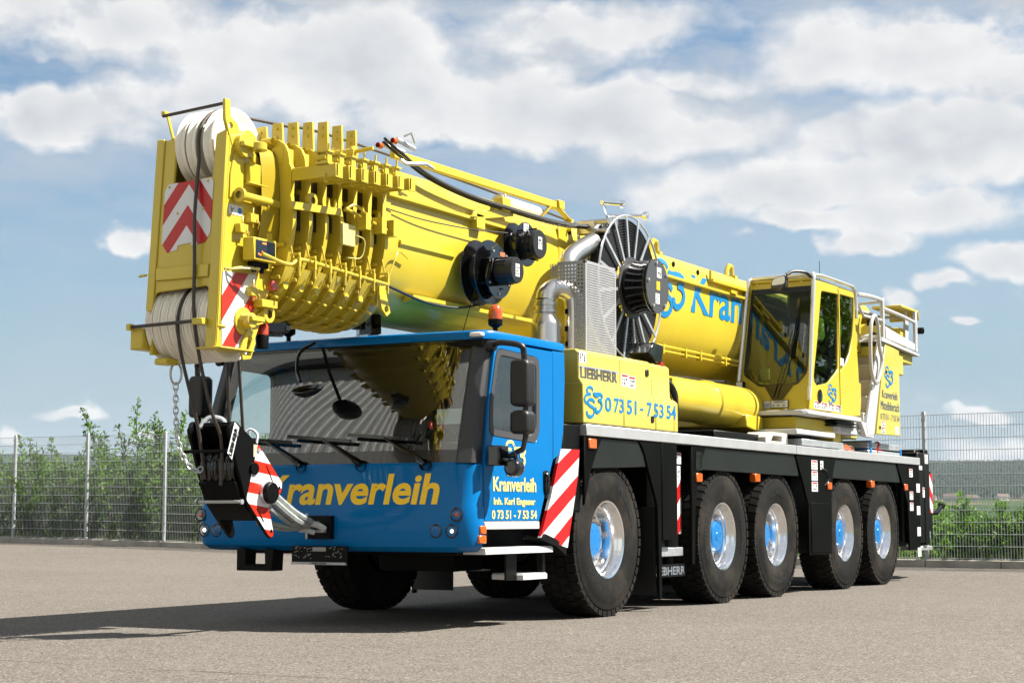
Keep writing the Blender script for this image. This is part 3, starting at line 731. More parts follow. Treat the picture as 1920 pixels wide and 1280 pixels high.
def place_wheel(kind, loc, rx, flip):
    src = WH[kind]
    if kind in used:
        o = src.copy(); COL.objects.link(o)
        for ch in src.children:
            c = ch.copy(); COL.objects.link(c); c.parent = o
    else: o = src; used.add(kind)
    o.location = loc; o.rotation_euler = (rx, 0, PI if flip else 0); o.parent = crane
RW = random.Random(3)
for i, y in enumerate(AX):
    for sx_ in (1, -1):
        rec = i in (0, 2)
        place_wheel(rec, (1.225 if sx_ > 0 else -1.335, y, .732), [0.0, 2.4, 4.0, 1.0, 5.2][i] + (0 if sx_ > 0 else 1.7), sx_ < 0)

# ---- chassis ------------------------------------------------------
mb = MB(); mb.box(-.55, .55, -2.2, 10.6, .72, 1.60); mb.box(-1.35, 1.35, -.55, 10.4, 1.66, 1.79); mb.box(-1.44, 1.44, -.95, -.60, 1.0, 1.80)
for y in AX:
    mb.cyl((-1.05, y, .73), (1.05, y, .73), .13, 14); mb.lathe([(-.3, .2), (-.2, .3), (.2, .3), (.3, .2)], 'X', (0, y, .73), 16)
    for s in (-1, 1): mb.cyl((s*.75, y - .25, .6), (s*.75, y - .25, 1.5), .09, 10)
mb.box(-1.1, 1.1, -2.25, -.7, .62, .95); mb.box(-.3, .5, -1.35, -.8, .45, .95); mb.box(-1.3, 1.3, 1.15, 1.95, .62, 1.66)
mb.box(-1.25, 1.25, 5.5, 6.35, .5, 1.66); mb.box(-1.25, 1.25, 9.9, 10.4, .5, 1.66); mb.box(-.5, .9, -2.1, -.9, .95, 1.3)
chassis = mb.build('chassis', BLK, crane, bevel=.008)
for s in (1, -1):
    X = 1.455*s; X2 = 1.485*s
    def sp_(poly, m, name, a=X, b_=X2, bev=.006): 
        q = MB(); q.prism(poly, 'X', a, b_); return q.build(name, m, chassis, bevel=bev)
    sp_([(-.60, 1.70), (-.22, 1.70), (-.36, 1.53), (-.47, 1.37), (-.60, 1.05)], PAN, 'side_panel')
    sp_([(-.21, 1.695), (.60, 1.695), (.72, 1.58), (.79, 1.445), (-.45, 1.40), (-.36, 1.53)], MUD, 'mudguard', 1.425*s, 1.468*s)
    sp_([(.61, 1.70), (1.12, 1.70), (1.12, .12), (1.05, .12), (1.02, 1.06), (.80, 1.43), (.72, 1.58)], PAN, 'side_panel')
    sp_([(1.125, 1.70), (1.50, 1.70), (1.50, .71), (1.125, .71)], PAN, 'side_panel', X, 1.492*s)
    sp_([(1.90, 1.70), (2.29, 1.70), (2.17, 1.55), (2.09, 1.40), (1.99, 1.05), (1.96, .45), (1.88, .45)], PAN, 'side_panel')
    sp_([(2.30, 1.695), (5.07, 1.695), (5.16, 1.55), (5.21, 1.44), (2.10, 1.45), (2.18, 1.57)], MUD, 'mudguard', 1.425*s, 1.468*s)
    sp_([(5.08, 1.70), (6.58, 1.70), (6.45, 1.50), (6.38, 1.20), (6.36, .47), (5.50, .47), (5.50, 1.10), (5.28, 1.42), (5.17, 1.56)], PAN, 'side_panel')
    sp_([(5.58, 1.12), (6.30, 1.12), (6.30, .50), (5.58, .50)], PAN, 'locker_door', 1.486*s, 1.495*s, .004)
    sp_([(6.59, 1.695), (9.24, 1.695), (9.36, 1.55), (9.43, 1.43), (6.42, 1.44), (6.48, 1.56)], MUD, 'mudguard', 1.425*s, 1.468*s)
    sp_([(9.25, 1.70), (10.36, 1.70), (10.36, .46), (9.80, .46), (9.74, 1.12), (9.52, 1.40), (9.37, 1.56)], PAN, 'side_panel')
    q = MB(); q.box(1.40*s, 1.50*s, -.585, 10.36, 1.705, 1.812); q.box(1.30*s, 1.40*s, -.585, 10.36, 1.80, 1.812); q.build('deck_edge', ALU, chassis, bevel=.006)
    q = MB(); q.box(1.4995*s, 1.5015*s, 5.06, 5.07, 1.705, 1.812); q.build('deck_joint', DKG, chassis)
    for k in range(6):   # creases along the mudguards
        pass
    for y, z in ((-.46, 1.635), (2.06, 1.365), (3.75, 1.395), (6.27, 1.34), (8.05, 1.39), (9.62, 1.37)):
        q = MB(); q.box(1.484*s if y not in (3.75, 8.05) else 1.43*s, 1.506*s, y - .08, y + .08, z - .05, z + .045); q.build('marker_light', ORG, chassis, bevel=.008)
    # outrigger niche with cylinder, stickers and hazard strip
    q = MB(); q.cyl((1.28*s, 1.70, .62), (1.28*s, 1.70, 1.62), .10, 16); q.cyl((1.28*s, 1.70, .38), (1.28*s, 1.70, .65), .06, 12); q.build('support_cylinder', BLK, chassis)
    q = MB(); q.box(1.36*s, 1.372*s, 1.58, 1.86, .77, 1.35); q.build('warning_panel', stripes('warning_film_niche', (0, -.85, 1), .34, .09), chassis)
    q = MB(); q.cyl((1.12*s, 1.70, .35), (1.12*s, 1.70, .39), .22, 18); q.box(1.05*s, 1.40*s, 1.28, 1.84, .54, .63); q.build('support_foot', GAL, chassis, bevel=.006)
    q = MB(); q.box(1.38*s, 1.40*s, 1.10, 1.88, .33, .46); q.build('name_plate', BLK, chassis)
    if s > 0:
        lettering('plate_lettering', 'LIEBHERR', GRY, chassis, (1.40, 1.10, .35), (0, 1, 0), (0, 0, 1), .78, .085, bold=.03)
        sticker(chassis, 'X', 1.485, 1.12 + .22, 1.48, 1.08, 1.20, 2, 5, True); sticker(chassis, 'X', 1.40, 1.60, 1.80, 1.50, 1.62, 2, 6, True); sticker(chassis, 'X', 1.40, 1.66, 1.78, 1.34, 1.48, 2, 7)
        for k in range(3): sticker(chassis, 'X', 1.487, 5.62, 5.84, 1.53 - k*.135, 1.65 - k*.135, 2, 8+k, True)
        sticker(chassis, 'X', 1.487, 5.95, 6.06, 1.54, 1.65, 2, 18)
        for k, z in enumerate((1.52, 1.19, 1.03)): sticker(chassis, 'X', 1.487, 9.83, 10.0, z, z + .12, 2, 21+k, True)
        q = MB(); q.prism([(2.0, 1.64), (2.17, 1.64), (2.17, 1.44), (2.0, 1.44)], 'X', 1.484, 1.49, holes=[[(2.03, 1.61), (2.14, 1.61), (2.14, 1.47), (2.03, 1.47)]]); q.box(1.45, 1.486, 2.03, 2.14, 1.47, 1.61); q.build('level_gauge', BLG, chassis)
        q = MB(); q.tube(smooth_path([(1.49, 6.0, 1.55), (1.50, 6.17, 1.52), (1.50, 6.24, 1.42), (1.49, 6.1, 1.34)], 5), .007, 6); q.build('cable_loop', RUB, chassis)
    for z in (1.30, .97, .66, .48 - .12):
        q = MB(); q.box(1.484*s, 1.49*s, 10.18, 10.35, z, z + .13); q.build('reflector', WHT, chassis)
    # mud flap behind the first wheel
    q = MB(); q.box(.95*s, 1.45*s, 1.03, 1.05, .16, 1.05); q.build('mud_flap', RUB, chassis)
# tail outrigger box
mb = MB(); mb.box(-1.45, 1.45, 10.40, 11.02, .98, 1.90); mb.box(1.15, 1.45, 10.42, 10.98, .55, .98); mb.box(-1.45, -1.15, 10.42, 10.98, .55, .98); mb.prism([(10.36, 1.70), (10.44, 1.94), (11.05, 1.97), (11.05, 1.62), (10.40, 1.62)], 'X', -1.40, 1.40)
mb.box(1.25, 1.46, 10.72, 10.93, .52, 1.95)
tail = mb.build('outrigger_box', BLK, crane, bevel=.01)
mb = MB(); mb.box(1.36, 1.372, 11.05, 11.45, 1.0, 1.60); mb.box(-1.372, -1.36, 11.05, 11.45, 1.0, 1.60); mb.build('warning_panel', stripes('warning_film_tail', (0, .85, 1), .33, .12), tail)
mb = MB(); mb.box(1.30, 1.36, 11.0, 11.42, 1.60, 1.63); mb.box(1.25, 1.36, 11.0, 11.45, .62, 1.0); mb.tube([(1.30, 11.1, 1.02), (1.30, 11.9, 1.0), (1.30, 12.2, 1.12)], .035, 10); mb.lathe([(-.05, .05), (.05, .05)], 'Y', (1.30, 12.2, 1.12), 10); mb.build('tail_bracket', BLK, tail)
mb = MB(); mb.box(1.25, 1.44, 10.70, 11.05, .62, .72); mb.cyl((1.2, 10.9, .52), (1.2, 10.9, .55), .22, 16); mb.box(1.1, 1.42, 10.6, 11.2, .44, .50); mb.build('support_foot', GAL, tail, bevel=.005)
sticker(tail, 'X', 1.462, 10.74, 10.91, 1.74, 1.88, 2, 31); sticker(tail, 'X', 1.452, 10.62, 10.78, 1.23, 1.38, 2, 32, True); sticker(tail, 'X', 1.452, 10.45, 10.62, 1.64, 1.70, 1, 33)

# equipment on the deck behind the slewing ring
deckm = MB(); deckm.box(.9, 1.35, 8.35, 9.9, 1.90, 1.98); deckm.box(.9, 1.35, 8.35, 9.9, 1.80, 1.87); lad = deckm.build('aluminium_ladder', GAL, crane, bevel=.004)
q = MB(); 
for y in (8.5, 8.85, 9.2, 9.55): q.box(1.0, 1.1, y, y + .16, 1.98, 2.0)
q.box(.88, 1.36, 8.42, 8.50, 1.80, 2.0); q.box(.88, 1.36, 9.85, 9.91, 1.80, 1.92); q.build('blue_clamp', BLU2, lad)
q = MB(); q.tube(smooth_path([(1.3, 8.78, 1.82), (1.32, 8.8, 1.94), (1.3, 8.95, 1.95), (1.3, 9.0, 1.83)], 5), .05, 8); q.build('red_shackle', RED, lad)
q = MB(); q.tube([(1.25, 7.45, 1.87), (1.25, 7.62, 1.88), (1.25, 7.72, 1.86), (1.25, 7.9, 1.86)], .055, 10); q.build('orange_strap', ORG, lad, bevel=.004)
q = MB(); q.box(1.15, 1.38, 5.6, 7.2, 1.84, 1.92); q.box(1.1, 1.3, 7.25, 7.45, 1.81, 1.90); q.build('deck_rail', GAL, chassis, bevel=.004)
q = MB(); q.box(.85, 1.42, 5.3, 6.75, 1.97, 2.03); q.build('access_step', GRP, chassis, bevel=.004)
q = MB(); q.prism([(4.55, 1.84), (4.55, 1.90), (4.75, 1.97), (5.3, 1.97), (5.3, 1.84)], 'X', 1.0, 1.3, holes=[[(4.72, 1.86), (4.80, 1.93), (5.1, 1.93), (5.1, 1.86)]]); q.build('deck_bracket', BEI, chassis)
q = MB(); q.box(-1.2, 1.2, 3.2, 4.6, 1.79, 1.93); q.box(.2, .8, 2.6, 3.1, 1.79, 1.95); q.build('deck_box', BLK, chassis, bevel=.01)
q = MB()
for k in range(5): q.tube(smooth_path([(.9, 1.6 + .05*k, 2.38), (1.15, 1.95 + .03*k, 2.42 - .02*k), (1.2, 2.15, 2.2 - .05*k), (1.0, 2.1, 1.9)], 6), .022, 7)
q.build('hydraulic_hoses', RUB, crane)

# ---- driving cab --------------------------------------------------
def front_outline(inset=0.0, bow=.055, yf=-2.63, hw=1.47, r=.15, yb=-2.43):
    h = hw - inset; y0 = yf + inset; P = [(-h, yb)]
    P += [(-h + r - r*math.cos(math.radians(a)), y0 + r - r*math.sin(math.radians(a))) for a in (0, 18, 36, 54, 72, 90)]
    for k in range(1, 12):
        u = -1 + 2*k/12; P.append((u*(h - r), y0 - bow*(1 - u*u)))
    P += [(h - r + r*math.cos(math.radians(a)), y0 + r - r*math.sin(math.radians(a))) for a in (90, 72, 54, 36, 18, 0)] + [(h, yb)]
    return P
def loft(mb, rings, closed=False):
    m = len(rings[0]); vs = [p for r in rings for p in r]
    mb.add(vs, [(j*m + i, j*m + (i+1) % m, (j+1)*m + (i+1) % m, (j+1)*m + i) for j in range(len(rings)-1) for i in range(m if closed else m-1)])
mb = MB()
lv = [(.655, .10, -2.43), (.665, .055, -2.43), (.70, .015, -2.43), (.76, 0, -2.43), (1.02, 0, -2.43), (1.045, .010, -2.43), (1.38, .012, -2.43), (1.405, .03, -2.43), (1.41, .09, -2.43)]
loft(mb, [[(x, y, z) for x, y in front_outline(i)] for z, i, _ in lv])
cab = mb.build('driving_cab', BLU, crane, smooth=30)
# door sill step, roof, rear pillar, doors
def roof_outline(inset): 
    P = []
    for k in range(15):
        u = -1 + 2*k/14; P.append((u*(1.40 - inset), -2.33 + inset - .05*(1 - u*u)))
    return P + [(1.47 - inset, -2.24), (1.47 - inset, -.97), (1.40 - inset, -.92), (-1.40 + inset, -.92), (-1.47 + inset, -.97), (-1.47 + inset, -2.24)]
mb = MB(); rr = [(2.455, .05), (2.462, .0), (2.50, 0), (2.53, .015), (2.545, .06)]
loft(mb, [[(x, y, z) for x, y in roof_outline(i)] for z, i in rr], True); m = len(roof_outline(0)); mb.add([(x, y, 2.545 + .0) for x, y in roof_outline(.06)], [tuple(range(m))]); mb.add([(x, y, 2.455) for x, y in roof_outline(.05)], [tuple(reversed(range(m)))])
mb.build('roof', BLU, cab, smooth=40)
mb = MB(); mb.box(1.30, 1.42, -2.40, -2.33, 2.475, 2.515); mb.build('roof_lamp', LAMPM, cab, bevel=.01)
for s in (1, -1):
    mb = MB(); mb.prism([(-2.425, 1.40), (-2.425, .915), (-1.46, .915), (-1.20, 1.45), (-1.20, 2.44), (-2.23, 2.44), (-2.36, 1.9)], 'X', 1.43*s, 1.472*s,
        holes=[rpoly([(-2.35, 1.64), (-1.52, 1.60), (-1.46, 1.72), (-1.46, 2.36), (-2.22, 2.385), (-2.33, 1.95)], .09)]); mb.build('door', BLU, cab, bevel=.008)
    outer = rpoly([(-2.35, 1.64), (-1.52, 1.60), (-1.46, 1.72), (-1.46, 2.36), (-2.22, 2.385), (-2.33, 1.95)], .09)
    inner = rpoly([(-2.29, 1.69), (-1.58, 1.655), (-1.52, 1.74), (-1.52, 2.315), (-2.18, 2.335), (-2.28, 1.95)], .07)
    mb = MB(); mb.prism(outer, 'X', 1.44*s, 1.476*s, holes=[inner]); mb.build('window_seal', DKG, cab)
    mb = MB(); mb.prism(inner, 'X', 1.450*s, 1.456*s); mb.build('side_window', GLB, cab, smooth=0)
    mb = MB(); mb.prism([(-1.19, 2.45), (-1.19, 1.455), (-1.03, 1.52), (-.98, 1.75), (-.95, 2.2), (-.96, 2.45)], 'X', 1.40*s, 1.466*s); mb.box(1.38*s, 1.40*s, -1.2, -.95, 1.4, 2.45); mb.build('rear_pillar', BLU, cab, bevel=.02, seg=2)
    mb = MB(); mb.box(1.40*s, 1.478*s, -2.42, -1.47, .845, .91); mb.build('door_sill', WHT, cab, bevel=.005)
    mb = MB(); mb.prism(rpoly([(-1.395, 1.36), (-1.29, 1.36), (-1.285, 1.18), (-1.34, 1.10), (-1.39, 1.18)], .03), 'X', 1.47*s, 1.478*s); mb.tube([(1.478*s, -1.34, 1.33), (1.50*s, -1.34, 1.30), (1.50*s, -1.34, 1.17), (1.478*s, -1.34, 1.14)], .016, 8); mb.build('door_handle', BLG, cab)
    # A pillar trim
    mb = MB(); A = [(1.30, -2.665 + .03, 1.40), (1.455, -2.56, 1.40), (1.445, -2.40, 1.40), (1.28, -2.42, 1.40)]; Bq = [(1.285, -2.335, 2.46), (1.435, -2.27, 2.46), (1.42, -2.14, 2.46), (1.26, -2.16, 2.46)]
    mid_ = [tuple((Vector(a)*.5 + Vector(b_)*.5) + Vector((.012, -.03, 0))) for a, b_ in zip(A, Bq)]
    loft(mb, [[(x*s, y, z) for x, y, z in r_] for r_ in (A, mid_, Bq)], True); mb.build('windscreen_pillar', mat('pillar_black', (.030, .031, .034), .5), cab, bevel=.03, seg=2)
    # steps, on the driver's side only
    if s > 0:
     mb = MB(); mb.box(1.25*s, 1.47*s, -2.40, -1.20, .635, .68); 
     for k in range(40): mb.box(1.25*s, 1.465*s, -2.40 + k*.03, -2.385 + k*.03, .68, .692)
     mb.build('entry_step', WHT, cab, bevel=.003)
     mb = MB(); mb.box(1.10*s, 1.42*s, -1.66, -1.22, .40, .445)
     for k in range(14): mb.box(1.10*s, 1.415*s, -1.65 + k*.031, -1.635 + k*.031, .445, .455)
     mb.build('lower_step', WHT, cab, bevel=.003)
     mb = MB(); mb.box(1.34*s, 1.36*s, -1.86, -1.67, .40, .66); mb.box(1.28*s, 1.34*s, -1.70, -1.67, .40, .66); mb.box(1.34*s, 1.40*s, -1.27, -1.22, .42, .66); mb.build('step_hanger', BLK, cab, bevel=.003)
    # hazard shield at the wheel arch: two facets
    mb = MB()
    f1 = [(-1.04, 1.57), (-.90, 1.33), (-1.02, 1.05), (-1.17, .68), (-1.44, .76), (-1.22, 1.18)]
    Pq = lambda x, p: (x*s, p[0], p[1])
    a1, a2, a3 = (1.475, (-1.05, 1.565)), (1.475, (-1.26, 1.10)), (1.475, (-1.445, .765))
    b1, b2, b3 = (1.515, (-.76, 1.565)), (1.515, (-.80, 1.30)), (1.505, (-.985, .67))
    c1, c2, c3 = (1.50, (-.90, 1.565)), (1.50, (-.95, 1.30)), (1.50, (-1.14, .70))
    pts = [Pq(*t) for t in (a1, a2, a3, c1, c2, c3, b1, b2, b3)]
    mb.add(pts + [(p[0] - .03*s, p[1], p[2]) for p in pts], [(0, 3, 4, 1), (1, 4, 5, 2), (3, 6, 7, 4), (4, 7, 8, 5)] + [(9+a, 9+b_, 9+c_, 9+d_) for d_, c_, b_, a in [(0, 3, 4, 1), (1, 4, 5, 2), (3, 6, 7, 4), (4, 7, 8, 5)]] + [(0, 1, 10, 9), (1, 2, 11, 10), (2, 5, 14, 11), (5, 8, 17, 14), (8, 7, 16, 17), (7, 6, 15, 16), (6, 3, 12, 15), (3, 0, 9, 12)])
    mb.build('hazard_shield', SHIELD, cab, smooth=0)
    mb = MB(); mb.prism([(-1.46, .75), (-1.2, .69), (-1.0, .60), (-1.0, .66), (-1.19, .75), (-1.4, .80)], 'X', 1.30*s, 1.50*s); mb.build('shield_bracket', BLK, cab)
# windscreen
def wrow(t, inset=0):
    z = 1.405 + t*(2.47 - 1.405); yb = -2.575 + t*(2.30*-1 + 2.575) ; hw = 1.335 - .035*t - inset; out = []
    for k in range(65):
        u = -1 + 2*k/64; out.append((u*hw, yb - .055*(1 - abs(u)**5) - .02*math.sin(PI*t), z))
    return out
mb = MB(); loft(mb, [wrow(k/40) for k in range(41)]); mb.build('windscreen', GLA, cab, smooth=60)
mb = MB(); loft(mb, [[(x, y - .004, z) for x, y, z in wrow(k*.02)] for k in range(6)]); loft(mb, [[(x, y - .004, z) for x, y, z in wrow(1 - k*.012)] for k in range(4)]); mb.build('windscreen_border', BLG, cab, smooth=60)
mb = MB(); mb.box(-1.42, 1.42, -2.40, -.97, .93, 1.0); mb.box(-1.42, 1.42, -1.02, -.95, .93, 2.45); mb.box(-1.40, 1.40, -2.35, -1.0, 2.40, 2.445); mb.build('cab_lining', BLK, cab)
mb = MB(); mb.prism([(-2.5, 1.40), (-2.05, 1.48), (-1.95, 1.40), (-1.95, 1.0), (-2.4, 1.0)], 'X', -1.36, 1.36); mb.box(.25, 1.2, -2.15, -1.92, 1.45, 1.60); mb.build('dashboard', PLA, cab, bevel=.02)
for x in (.72, -.72):
    mb = MB(); mb.box(x - .26, x + .26, -1.75, -1.2, 1.22, 1.36); mb.prism([(-1.32, 1.3), (-1.16, 1.3), (-1.05, 1.98), (-1.17, 2.0)], 'X', x - .25, x + .25); mb.prism([(-1.17, 2.02), (-1.05, 2.02), (-1.02, 2.22), (-1.13, 2.22)], 'X', x - .13, x + .13); mb.build('seat', SEAT, cab, bevel=.05, seg=2)
mb = MB(); c = Vector((.72, -1.98, 1.55)); ux = Vector((1, 0, 0)); uy = Vector((0, .5, .86)); mb.tube([c + (ux*math.cos(a) + uy*math.sin(a))*.22 for a in [2*PI*k/28 for k in range(28)]], .016, 8, closed=True); mb.cyl(c, c + Vector((0, -.12, -.2)), .03)
for a in (0, PI, -PI/2): mb.tube([c, c + (ux*math.cos(a) + uy*math.sin(a))*.22], .014, 6)
mb.build('steering_wheel', BLG, cab)
mb = MB(); mb.box(.96, 1.22, -2.36, -2.35, 1.74, 1.87); mb.build('permit_card', WHT, cab)
# wipers
for x0, L in ((-.24, .62), (.39, .62), (1.04, .62)):
    mb = MB(); mb.lathe([(-.03, .05), (.02, .05), (.05, .035), (.06, .001)], 'Y', (x0, -2.66, 1.385), 14)
    mb.tube([(x0, -2.69, 1.39), (x0 - .10, -2.70, 1.46), (x0 - .42, -2.66, 1.62)], [.024, .017, .010], 8); mb.bar((x0 - .80, -2.655, 1.655), (x0 - .12, -2.66, 1.60), .014, .03); mb.build('wiper', BLG, cab)
# lamps
for s in (1, -1):
    for dx, z, m_, nm in ((1.36, .968, LAMPM, 'indicator'), (1.315, .832, LIT, 'headlight'), (1.165, .832, LAMPM, 'fog_light')):
        x = dx*s - .035; yb = -2.635 if dx < 1.3 else -2.625
        mb = MB(); mb.lathe([(0, .058), (-.012, .060), (-.016, .052), (-.010, .046)], 'Y', (x, yb, z), 24); b_ = mb.build('lamp_rim', BLG, cab)
        mb = MB(); mb.lathe([(-.008, .048), (.006, .044), (.02, .03), (.03, .012), (.03, .0005)], 'Y', (x, yb, z), 20)
        if nm == 'headlight': mb.lathe([(-.004, .018), (-.010, .012), (-.012, .0005)], 'Y', (x, yb, z), 12)
        lm = mb.build(nm, LAMPM, cab)
        if nm == 'indicator': q = MB(); q.lathe([(.0, .022), (-.012, .016), (-.016, .0005)], 'Y', (x, yb, z), 12); q.build('indicator_bulb', ORG, cab)
        if nm == 'headlight': q = MB(); q.lathe([(-.004, .020), (-.014, .014), (-.017, .0005)], 'Y', (x, yb, z), 12); q.build('headlight_bulb', LIT, cab)
        q = MB(); q.lathe([(-.011, .047), (-.018, .035), (-.021, .0005)], 'Y', (x, yb, z), 20); q.build('lamp_lens', glass('lens_glass', (.95, .95, .95), 1.4) if 'lens_glass' not in MATS else MATS['lens_glass'], cab)
    for z in (.845, .765):
        mb = MB(); mb.box(1.435*s, 1.482*s, -2.50 - (.02 if z < .8 else 0), -2.40, z - .035, z + .032); mb.build('side_marker', ORG, cab, bevel=.006)
# plate, coupling, front step
mb = MB(); mb.box(-.30, .285, -2.72, -2.70, .555, .70); pl = mb.build('number_plate_holder', BLK, cab, bevel=.003)
R = random.Random(4); q = MB()
for k in range(70):
    x, z = R.uniform(-.28, .26), R.uniform(.59, .69)
    if abs(x) < .06: continue
    w_, h_ = R.choice([(.012, .006), (.006, .012), (.02, .004), (.005, .005)]); q.box(x, x + w_, -2.7225, -2.72, z, z + h_)
q.box(-.075, .065, -2.7230, -2.72, .655, .69); q.build('plate_slots', mat('plate_marks', (.45, .45, .42), .5), cab, smooth=0)
mb = MB(); mb.box(-.30, .27, -2.724, -2.70, .54, .562); mb.build('plate_rail', ALU, cab)
lettering('plate_lettering', 'LIEBHERR', BLK, cab, (-.10, -2.7245, .544), (1, 0, 0), (0, 0, 1), .18, .014, bold=.03, nrm=.002)
mb = MB(); mb.box(-.115, .125, -2.745, -2.68, .76, .96); mb.build('coupling_recess', BLK, cab, bevel=.004)
mb = MB(); mb.lathe([(.0, .045), (.04, .045)], 'Y', (0, -2.80, .87), 16); mb.box(-.16, .10, -2.80, -2.76, .815, .84); mb.cyl((-.09, -2.79, .98), (-.09, -2.79, .76), .012, 8); mb.build('coupling_pin', GAL, cab, bevel=.003)
mb = MB(); mb.prism([(-.955, .67), (-.85, .67), (-.855, .525), (-.64, .525), (-.645, .67), (-.545, .67), (-.555, .475), (-.955, .475)], 'Y', -2.66, -2.50); mb.build('front_step', BLK, cab, bevel=.008)
mb = MB()
for k in range(12): mb.box(-.84 + k*.018, -.83 + k*.018, -2.665, -2.50, .525, .533)
mb.build('step_tread', BLK, cab)
# big word on the front, numbers and words on the door
def frontmap(u0, z0, sh=.22):
    def fm(u, v, t):
        x = u0 + u + v*sh; hw = 1.32; uu = max(-1, min(1, x/hw)); return (x, -2.63 + .012 - .055*(1 - uu*uu) - .0045, z0 + v)
    return fm
lettering('front_lettering', 'Kranverleih', YLT, cab, None, None, None, 1.79, .262, bold=.028, fm=frontmap(-.655, 1.052))
lettering('door_lettering', 'Kranverleih', YLP, cab, (1.472, -2.285, 1.165), (0, 1, 0), (0, 0, 1), .76, .125, bold=.03)
lettering('door_lettering', 'Inh. Karl Engeser', YLP, cab, (1.472, -2.275, 1.035), (0, 1, 0), (0, 0, 1), .735, .078, bold=.035)
lettering('door_lettering', '0 73 51 - 7 53 54', YLP, cab, (1.472, -2.305, .930), (0, 1, 0), (0, 0, 1), .79, .077, bold=.035)
logo('door_logo', YLP, cab, (1.472, -2.11, 1.30), (0, 1, 0), (0, 0, 1), .30)
# mirrors
for s in (1, -1):
    mb = MB(); 
    mb.tube(smooth_path([(1.46*s, -2.27, 2.40), (1.56*s, -2.32, 2.42), (1.74*s, -2.29, 2.39), (1.765*s, -2.27, 2.33), (1.765*s, -2.26, 2.22)], 6), .026, 10); mb.tube([(1.765*s, -2.24, 2.0), (1.765*s, -2.24, 1.62), (1.74*s, -2.24, 1.52), (1.60*s, -2.26, 1.45), (1.47*s, -2.26, 1.44)], .024, 10)
    mb.lathe([(-.04, .05), (.02, .045), (.03, .001)], 'X', (1.47*s, -2.28, 2.40), 12); mb.build('mirror_arm', PLA, cab)
    for z0, z1, dy in ((1.875, 2.27, 0), (1.64, 1.84, .0)):
        mb = MB(); mb.prism(rrect(1.655, 1.83, z0, z1, .045) if s > 0 else rrect(-1.83, -1.655, z0, z1, .045), 'Y', -2.33 + dy, -2.17 + dy); mb.build('mirror_housing', PLA, cab, bevel=.03, seg=3)
        mb = MB(); mb.box(1.67 if s > 0 else -1.815, 1.815 if s > 0 else -1.67, -2.168 + dy, -2.162 + dy, z0 + .03, z1 - .03); mb.build('mirror_face', MIR, cab)
mb = MB(); mb.tube(smooth_path([(1.47, -2.26, 1.44), (1.60, -2.27, 1.46), (1.68, -2.26, 1.46)], 4), .02, 8); mb.obox((1.57, -2.36, 1.46), (1, 0, 0), (0, 1, 0), (0, 0, 1), .05, .09, .085)
mb.lathe([(-.072, .001), (-.07, .05), (-.05, .075), (.04, .078), (.06, .06), (.062, .001)], 'Y', (1.69, -2.30, 1.36), 18); mb.cyl((1.69, -2.28, 1.42), (1.69, -2.28, 1.50), .02, 8); mb.build('door_camera', BLG, cab, bevel=.012)
mb = MB(); mb.tube(smooth_path([(-.30, -2.42, 2.50), (-.31, -2.62, 2.40), (-.24, -2.76, 2.24), (-.17, -2.80, 2.12)], 6), .016, 8); mb.build('front_mirror_arm', BLG, cab)
mb = MB(); mb.lathe([(0, .001), (.02, .07), (.05, .13), (.08, .155), (.085, .150), (.06, .12)], 'Z', (0, 0, 0), 28)
mb.v = [(x*1.0 - .09, -2.80 + y*.75, 1.975 + z + y*.28) for x, y, z in mb.v]
mb.build('front_mirror', BLG, cab)
# beacons and aerial
for x, y, z0 in ((1.10, -1.6, 2.545), (-.98, -1.9, 2.545)):
    mb = MB(); mb.lathe([(0, .03), (.03, .03), (.035, .022), (.09, .022), (.10, .035), (.115, .06), (.12, .065), (.17, .066), (.172, .001)], 'Z', (x, y, z0), 20); mb.build('beacon_base', BLK, cab)
    mb = MB(); mb.lathe([(.17, .064), (.23, .063), (.275, .055), (.30, .03), (.305, .0005)], 'Z', (x, y, z0), 20); mb.build('beacon', ORB, cab)
mb = MB(); mb.cyl((.70, -1.55, 2.54), (.86, -1.55, 3.02), .004, 5); mb.lathe([(0, .02), (.03, .015)], 'Z', (.70, -1.55, 2.54), 8); mb.build('aerial', BLK, cab)
# ---- engine cover behind the cab ----------------------------------
mb = MB()
def cov(z, dx): 
    P = [(1.47 + dx, -.60), (1.47 + dx, 1.58)]; return P
# profile of the side: upper part set back, lower part proud
prof = [(1.825, 1.475), (2.115, 1.475), (2.175, 1.43), (2.49, 1.425), (2.525, 1.39)]
def cover_seg(y0, y1, top=2.525, step=0.0, ystep=None):
    q = MB(); pr = [(z, x) for z, x in [(1.825, 1.475), (2.10 + step, 1.475), (2.165 + step, 1.432), (top - .035, 1.428), (top, 1.39)]]
    poly = [(x, z) for z, x in pr] + [(1.05, top), (1.05, 1.825)]
    q.prism(poly, 'Y', y0, y1); return q
cover = cover_seg(-.605, .27, step=.085).build('engine_cover', YEL2, crane, bevel=.012, seg=2)
cover_seg(.278, 1.015, step=.02).build('cover_door', YEL2, cover, bevel=.012, seg=2)
q = MB(); pr = [(1.475, 1.825), (1.475, 2.12), (1.432, 2.185), (1.425, 2.485), (1.39, 2.51), (1.05, 2.51), (1.05, 1.825)]
q.prism(pr, 'Y', 1.023, 1.47); q.prism([(1.475, 1.825), (1.475, 2.12), (1.432, 2.16), (1.05, 2.16), (1.05, 1.825)], 'Y', 1.47, 1.575); q.build('cover_door', YEL2, cover, bevel=.012, seg=2)
q = MB(); q.box(-1.45, 1.05, -.60, 1.3, 1.83, 2.42); q.build('engine_housing', YEL2, cover, bevel=.02)
q = MB(); q.box(.95, 1.05, -.595, -.58, 1.85, 2.51); q.box(1.05, 1.44, -.609, -.604, 2.195, 2.203); q.build('cover_seam', YLP, cover)
